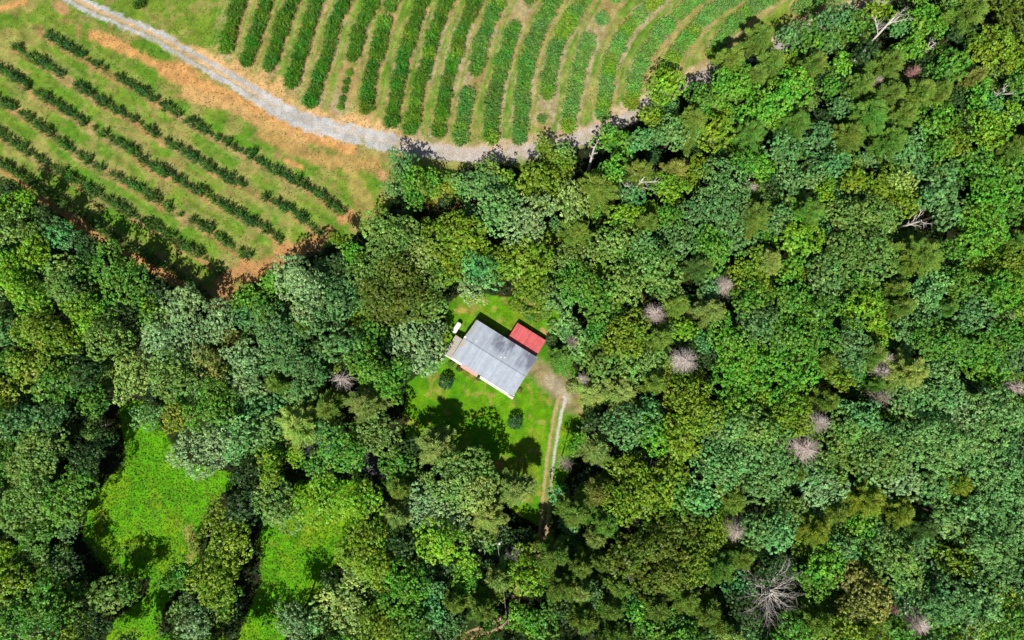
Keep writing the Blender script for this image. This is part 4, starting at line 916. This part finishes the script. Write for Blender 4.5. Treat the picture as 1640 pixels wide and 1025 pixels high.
# front edge: porch strip and faded awning
y1 = -HW; y0 = -HW-0.75
k0 = loc2(737.3, 586)[0]; k1 = loc2(763.8, 602.7)[0]; k2 = loc2(768, 604)[0]; k3 = loc2(821, 638.4)[0]
s1 = MB(); s1.slab([(xo+.3, yb-.12, 2.28), (k0, yb-.12, 2.28), (k0, y1-.02, 2.42), (xo+.3, y1-.02, 2.42)], .08); s1.build("front_gutter_board", M_TRIM, house)
s2 = MB(); s2.slab([(k0+.02, y0-.1, 2.0), (k1, y0-.1, 2.0), (k1, y1+.1, 2.5), (k0+.02, y1+.1, 2.5)], .06); so2 = s2.build("awning", M_PINK, house)
s2b = MB()
for k in range(12):
    xx = k0+0.2+k*(k1-k0-.3)/11; s2b.slab([(xx-.02, y0-.1, 2.03), (xx+.02, y0-.1, 2.03), (xx+.02, y1+.1, 2.53), (xx-.02, y1+.1, 2.53)], .03)
s2b.build("ribs", M_PINK, so2)
s3 = MB(); s3.box(k2, k3, y0, -ww-.003, 0.0, 0.55); s3.build("front_porch_floor", M_TRIM, house)
s4 = MB(); s4.box(k2, k3, y0-.02, y0+.06, 1.40, 1.46); s4.box(k2, k3, y0-.02, y0+.06, 0.7, .74)
xx = k2+.05
while xx < k3: s4.box(xx-.02, xx+.02, y0, y0+.04, 0.55, 1.4); xx += 0.3
s4.build("railing", M_TRIM, house)
s5 = MB(); s5.box(k3-1.3, k3+.1, y0-.1, y0+.45, .56, 1.0); s5.build("step_block", M_TRIM, house)
m3 = MB(); m3.box(-HL+.0, -HL+.5, 0.1, .6, 2.6, 3.9); m3.build("chimney", M_TRIM, house)
# carport
cq = [loc2(828.5, 516.5, 2.4), loc2(874, 544.7, 2.4), loc2(860, 570.4, 2.4), loc2(813.6, 541.4, 2.4)]
cx0 = (cq[0][0]+cq[3][0])/2; cx1 = (cq[1][0]+cq[2][0])/2; cy1 = (cq[0][1]+cq[1][1])/2; cy0 = HW-0.1
cp = link("carport", None, None, (ctrh.x, ctrh.y, 0), (0, 0, ang)); tag(cp, "open carport with ribbed red metal roof at the back corner of the house", "carport")
m, n, l, b = mat_new("red_ribbed_metal"); tc = n.new("ShaderNodeTexCoord"); n7 = noise(n, l, 1.2, 6, tc.outputs["Object"])
pm = n.new("ShaderNodeMapping"); pm.inputs["Scale"].default_value = (1.6, 0.05, 0.05); l.new(tc.outputs["Object"], pm.inputs[0])
l.new(mixrgb(n, l, 'MULTIPLY', 1.0, ramp(n, l, n7, 0.3, 0.75, (0.42, 0.06, 0.065), (0.53, 0.11, 0.11)), ramp(n, l, noise(n, l, 1.4, 3, pm.outputs[0]), 0.35, 0.65, (0.8,)*3, (1.12,)*3)), b.inputs["Base Color"]); b.inputs["Roughness"].default_value = 0.45; M_RED = m
c_ = MB(); c_.slab([(cx0, cy1, 1.80), (cx0, cy0, 1.97), (cx1, cy0, 1.97), (cx1, cy1, 1.80)], .08); cr_ = c_.build("roof", M_RED, cp)
cb = MB(); nr = 16
for k in range(nr+1):
    xx = cx0+.06+(cx1-cx0-.12)*k/nr; cb.slab([(xx-.03, cy1, 1.835), (xx-.03, cy0, 2.005), (xx+.03, cy0, 2.005), (xx+.03, cy1, 1.835)], .034)
cb.build("ribs", M_RED, cr_)
for xx in (cx0+.2, cx1-.2):
    for yy in (cy1-.2, cy0+.5):
        t_ = MB(); t_.box(xx-.05, xx+.05, yy-.05, yy+.05, 0, 1.73+(cy1-yy)*0.03); t_.build("post", M_TRIM, cp)
# propane tank
P0, P1 = ground(727.2, 531, 0.9), ground(735.8, 518, 0.9)
tc_ = (P0+P1)/2; tl = (P1-P0).length/2+0.32; tr_ = 0.62
tank = link("propane_tank", None, None, (tc_.x, tc_.y, 0), (0, 0, math.atan2(P1.y-P0.y, P1.x-P0.x))); tag(tank, "white capsule-shaped propane tank lying on the grass by the porch", "propane tank")
M_TANK = simple("white_tank_paint", (0.82, 0.82, 0.80), 0.35, 0.5, 0.05, 2)
tb = MB(); N_ = 24; prof = [(-tl-.0, .02)]
for k in range(1, 7): a = k*math.pi/12; prof.append((-tl+.35*(1-math.cos(a))*1.0, tr_*math.sin(a)))
prof2 = prof + [(-p[0], p[1]) for p in prof[::-1]]
for i in range(len(prof2)-1): tb.tube((prof2[i][0], 0, .95), (prof2[i+1][0], 0, .95), prof2[i][1], prof2[i+1][1], N_, False)
to = tb.build("tank_body", M_TANK, tank)
for p in to.data.polygons: p.use_smooth = True
t2 = MB(); t2.tube((0, 0, .95+tr_-.03), (0, 0, .95+tr_+.12), .2, .18, 14); t2.build("valve_dome", M_TANK, tank)
for sx in (-.9, .9): t3 = MB(); t3.box(sx-.12, sx+.12, -.4, .4, 0, .52); t3.build("foot", M_WALL, tank)

# ------------------------------------------------------------------ utility poles and wires
M_POLE = simple("weathered_pole", (0.30, 0.26, 0.22), 0.9, 0.2, 0.3, 3)
M_WIRE = simple("aluminium_cable", (0.45, 0.45, 0.45), 0.5, 0.5, 0.05, 3)
M_INS = simple("white_porcelain", (0.8, 0.8, 0.8), 0.3, 0.5, 0.05, 3)
tops = []
for u, v, Hh, rot, lb in ((812, 996, 9.5, 0.9, "utility pole with crossarm by the drive at the bottom edge"), (797, 872, 9.0, 0.3, "utility pole in a dark gap among trees below the lawn")):
    p = ground(u, v, Hh); r_ = link("utility_pole", None, None, (p.x, p.y, 0), (0, 0, rot)); tag(r_, lb, "utility pole", "utility poles beside the drive")
    a = MB(); a.tube((0, 0, -.1), (0, 0, Hh), .17, .11, 10); a.build("pole", M_POLE, r_)
    a = MB(); a.box(-1.1, 1.1, .1, .22, Hh-.6, Hh-.45); a.build("crossarm", M_POLE, r_)
    for sx in (-1.0, 0, 1.0): a = MB(); a.tube((sx, .16, Hh-.45), (sx, .16, Hh-.2), .07, .05, 8); a.build("insulator", M_INS, r_)
    a = MB(); a.tube((.3, -.25, Hh-1.9), (.3, -.25, Hh-1.0), .24, .24, 12); a.tube((.3, -.25, Hh-1.0), (.3, -.25, Hh-.92), .24, .1, 12); a.build("transformer", M_TRIM, r_)
    tops.append(Vector((p.x, p.y, Hh-.2)))
ends = [(ground(700, 1085, 9), tops[0], "bare cable running from the bottom-edge pole out of the photo"), (tops[0], tops[1], "bare cable strung between the two utility poles")]
for p, q2, lb in ends:
    w = MB(); prev = None
    for k in range(17):
        t = k/16; z = p.lerp(q2, t); z.z -= 1.0*4*t*(1-t)*0.6
        if prev is not None: w.tube(prev, z, .03, .03, 5, False)
        prev = z
    tag(w.build("power_cable", M_WIRE), lb, "power cable")
print("trees", len(trees), "pines", sum(t[4] for t in trees), "dead", len(DEADS), "berry", ctr, "orchard", cl)
